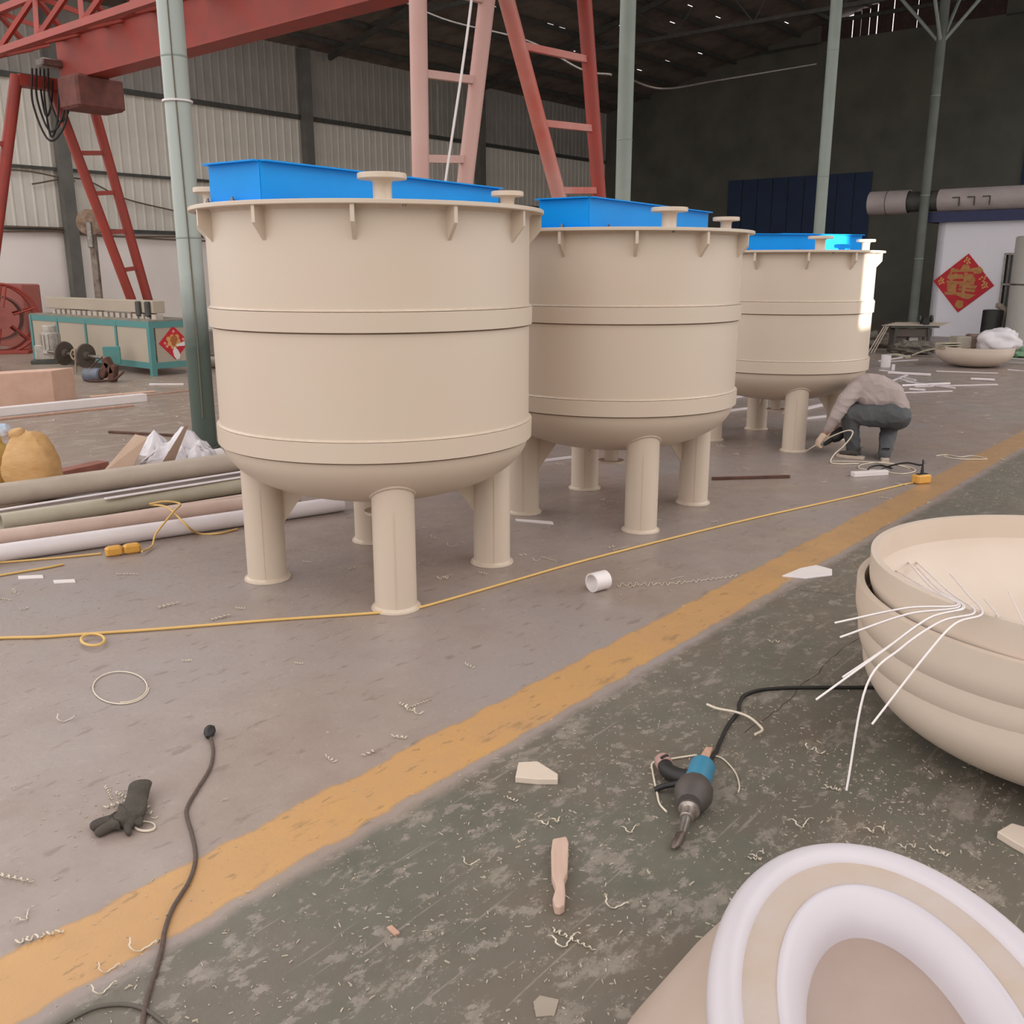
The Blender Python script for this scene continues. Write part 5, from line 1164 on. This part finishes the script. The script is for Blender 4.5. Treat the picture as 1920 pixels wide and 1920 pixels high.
organic('shirt', [[(J(1686, 761, 10.20), .105), (J(1670, 745, 10.27), .155), (J(1645, 731, 10.38), .168), (J(1620, 727, 10.47), .152), (J(1602, 734, 10.54), .11), (J(1594, 740, 10.60), .07)],
    [(J(1655, 748, 10.26), .12), (J(1630, 750, 10.32), .10), (J(1622, 745, 10.36), .10)],
    [(J(1606, 733, 10.42), .11), (J(1588, 747, 10.30), .088), (eL, .068), (J(1561, 792, 10.22), .058), (J(1554, 804, 10.23), .050)],
    [(J(1610, 734, 10.56), .10), (J(1608, 746, 10.74), .08), (eR, .062), (J(1574, 802, 10.63), .05)]], M_SHIRT, pe, .012, 5, .012, 1.0)
organic('trousers', [[(J(1686, 781, 10.16), .12), (J(1660, 777, 10.23), .145), (J(1628, 778, 10.27), .125), (J(1594, 776, 10.31), .10)],
    [(J(1593, 776, 10.31), .10), (J(1595, 806, 10.33), .086), (J(1599, 832, 10.33), .075), (J(1602, 850, 10.33), .072)],
    [(J(1684, 782, 10.18), .13), (J(1672, 790, 10.42), .12), (J(1666, 792, 10.56), .092)], [(J(1666, 792, 10.56), .09), (J(1666, 812, 10.36), .088), (J(1661, 836, 10.19), .074), (J(1658, 852, 10.13), .068)],
    [(J(1672, 770, 10.24), .15), (J(1650, 756, 10.33), .14)]], M_TROU, pe, .012, 5, .012, 4.0)
def shoe(heel, toe):
    d = (toe-heel); d.z = 0; l = d.length; d.normalize(); s = Vector((-d.y, d.x, 0)); out = [(0, .034), (.02, .042), (.08, .042), (.17, .048), (.23, .042), (.27, .026), (.28, 0)]
    k = l/.28; ring = [heel+d*x*k+s*w for x, w in out]+[heel+d*x*k-s*w for x, w in out[-2::-1]]
    for p in ring: p.z = 0
    so = MB().prism(ring, (0, 0, .035)).build('shoe', M_SOLE, pe); bevel(so, .006)
    up_ = [(heel+d*.03*k+Vector((0, 0, .08)), .038, .05), (heel+d*.05*k+Vector((0, 0, .12)), .042), (heel+d*.11*k+Vector((0, 0, .07)), .040), (heel+d*.18*k+Vector((0, 0, .055)), .040, .026), (heel+d*.25*k+Vector((0, 0, .046)), .028, .018)]
    skin_obj('shoe_upper', up_, [(0, 1), (0, 2), (2, 3), (3, 4)], M_SHOE, pe, 0, 2)
shoe(G(1620, 862), G(1567, 856)); shoe(G(1660, 866), G(1650, 852))
def glove(w, palm, hold, across, name, S=1.25):
    d = (palm-w).normalized(); a = (across-d*across.dot(d)).normalized(); n = d.cross(a)
    if n.dot(hold-palm) < 0: n = -n
    nd = [(w, .040, .036), (w.lerp(palm, .55), .042*S, .028*S), (palm, .044*S, .027*S)]; ed = [(0, 1), (1, 2)]
    for k, (o_, l) in enumerate(((-.030, .85), (-.010, 1.0), (.011, .95), (.031, .75))):
        b = palm+(a*o_+d*.026)*S; q1 = b+(d*.030*l+n*.012)*S; q2 = q1+(d*.006*l+n*.030*l)*S; q3 = q2+(-d*.020*l+n*.012*l)*S
        i = len(nd); nd += [(b, .0125*S), (q1, .0115*S), (q2, .0105*S), (q3, .0095*S)]; ed += [(2, i), (i, i+1), (i+1, i+2), (i+2, i+3)]
    b = palm-(a*.036+d*.018)*S; i = len(nd); nd += [(b, .014*S), (b+(-a*.016+d*.024+n*.018)*S, .012*S), (b+(a*.004+d*.046+n*.036)*S, .0105*S)]; ed += [(1, i), (i, i+1), (i+1, i+2)]
    return skin_obj(name, nd, ed, M_PGLOVE, pe, 1, 2)
pL = J(1538, 824, 10.25); glove(wL, pL, J(1532, 842, 10.3), Vector((.2, -.9, .1)), 'glove')
pR = J(1556, 817, 10.52); glove(wR, pR, J(1552, 830, 10.45), Vector((.2, -.9, .2)), 'glove')
tg = empty('welding_torch', G(1552, 846), 'black welding torch held in the gloved hand at the tank leg', 'power tool')
ta = J(1602, 794, 10.48); tb_ = J(1552, 829, 10.42); dt = (tb_-ta).normalized()
MB().lathe([(0, 0), (.045, .005), (.055, .03), (.055, .15), (.066, .17), (.066, .26), (.045, .31), (.024, .32), (.022, .40), (.014, .42)], 24, ta, dt).build('torch_body', M_BLACK, tg)
MB().cbox(J(1588, 806, 10.4), (.03, .05, .04), .008).build('switch', M_DSTEEL, tg)
rd = empty('welding_rod', G(1516, 850), 'pale welding rod looping from the worker hand to the tank leg', 'rod')
P = [G(1512, 846, .03), J(1524, 838, 10.3), J(1540, 828, 10.27), J(1560, 818, 10.2), J(1582, 809, 10.12), J(1594, 807, 10.08), J(1599, 811, 10.06), J(1594, 822, 10.05), J(1580, 838, 10.05), J(1566, 850, 10.06), G(1558, 862, .04), G(1560, 868, .01), G(1575, 870, .01), G(1610, 869, .01)]
MB().tube(spline(P, 8), .0075, 8).build('rod', M_SHAVE, rd)
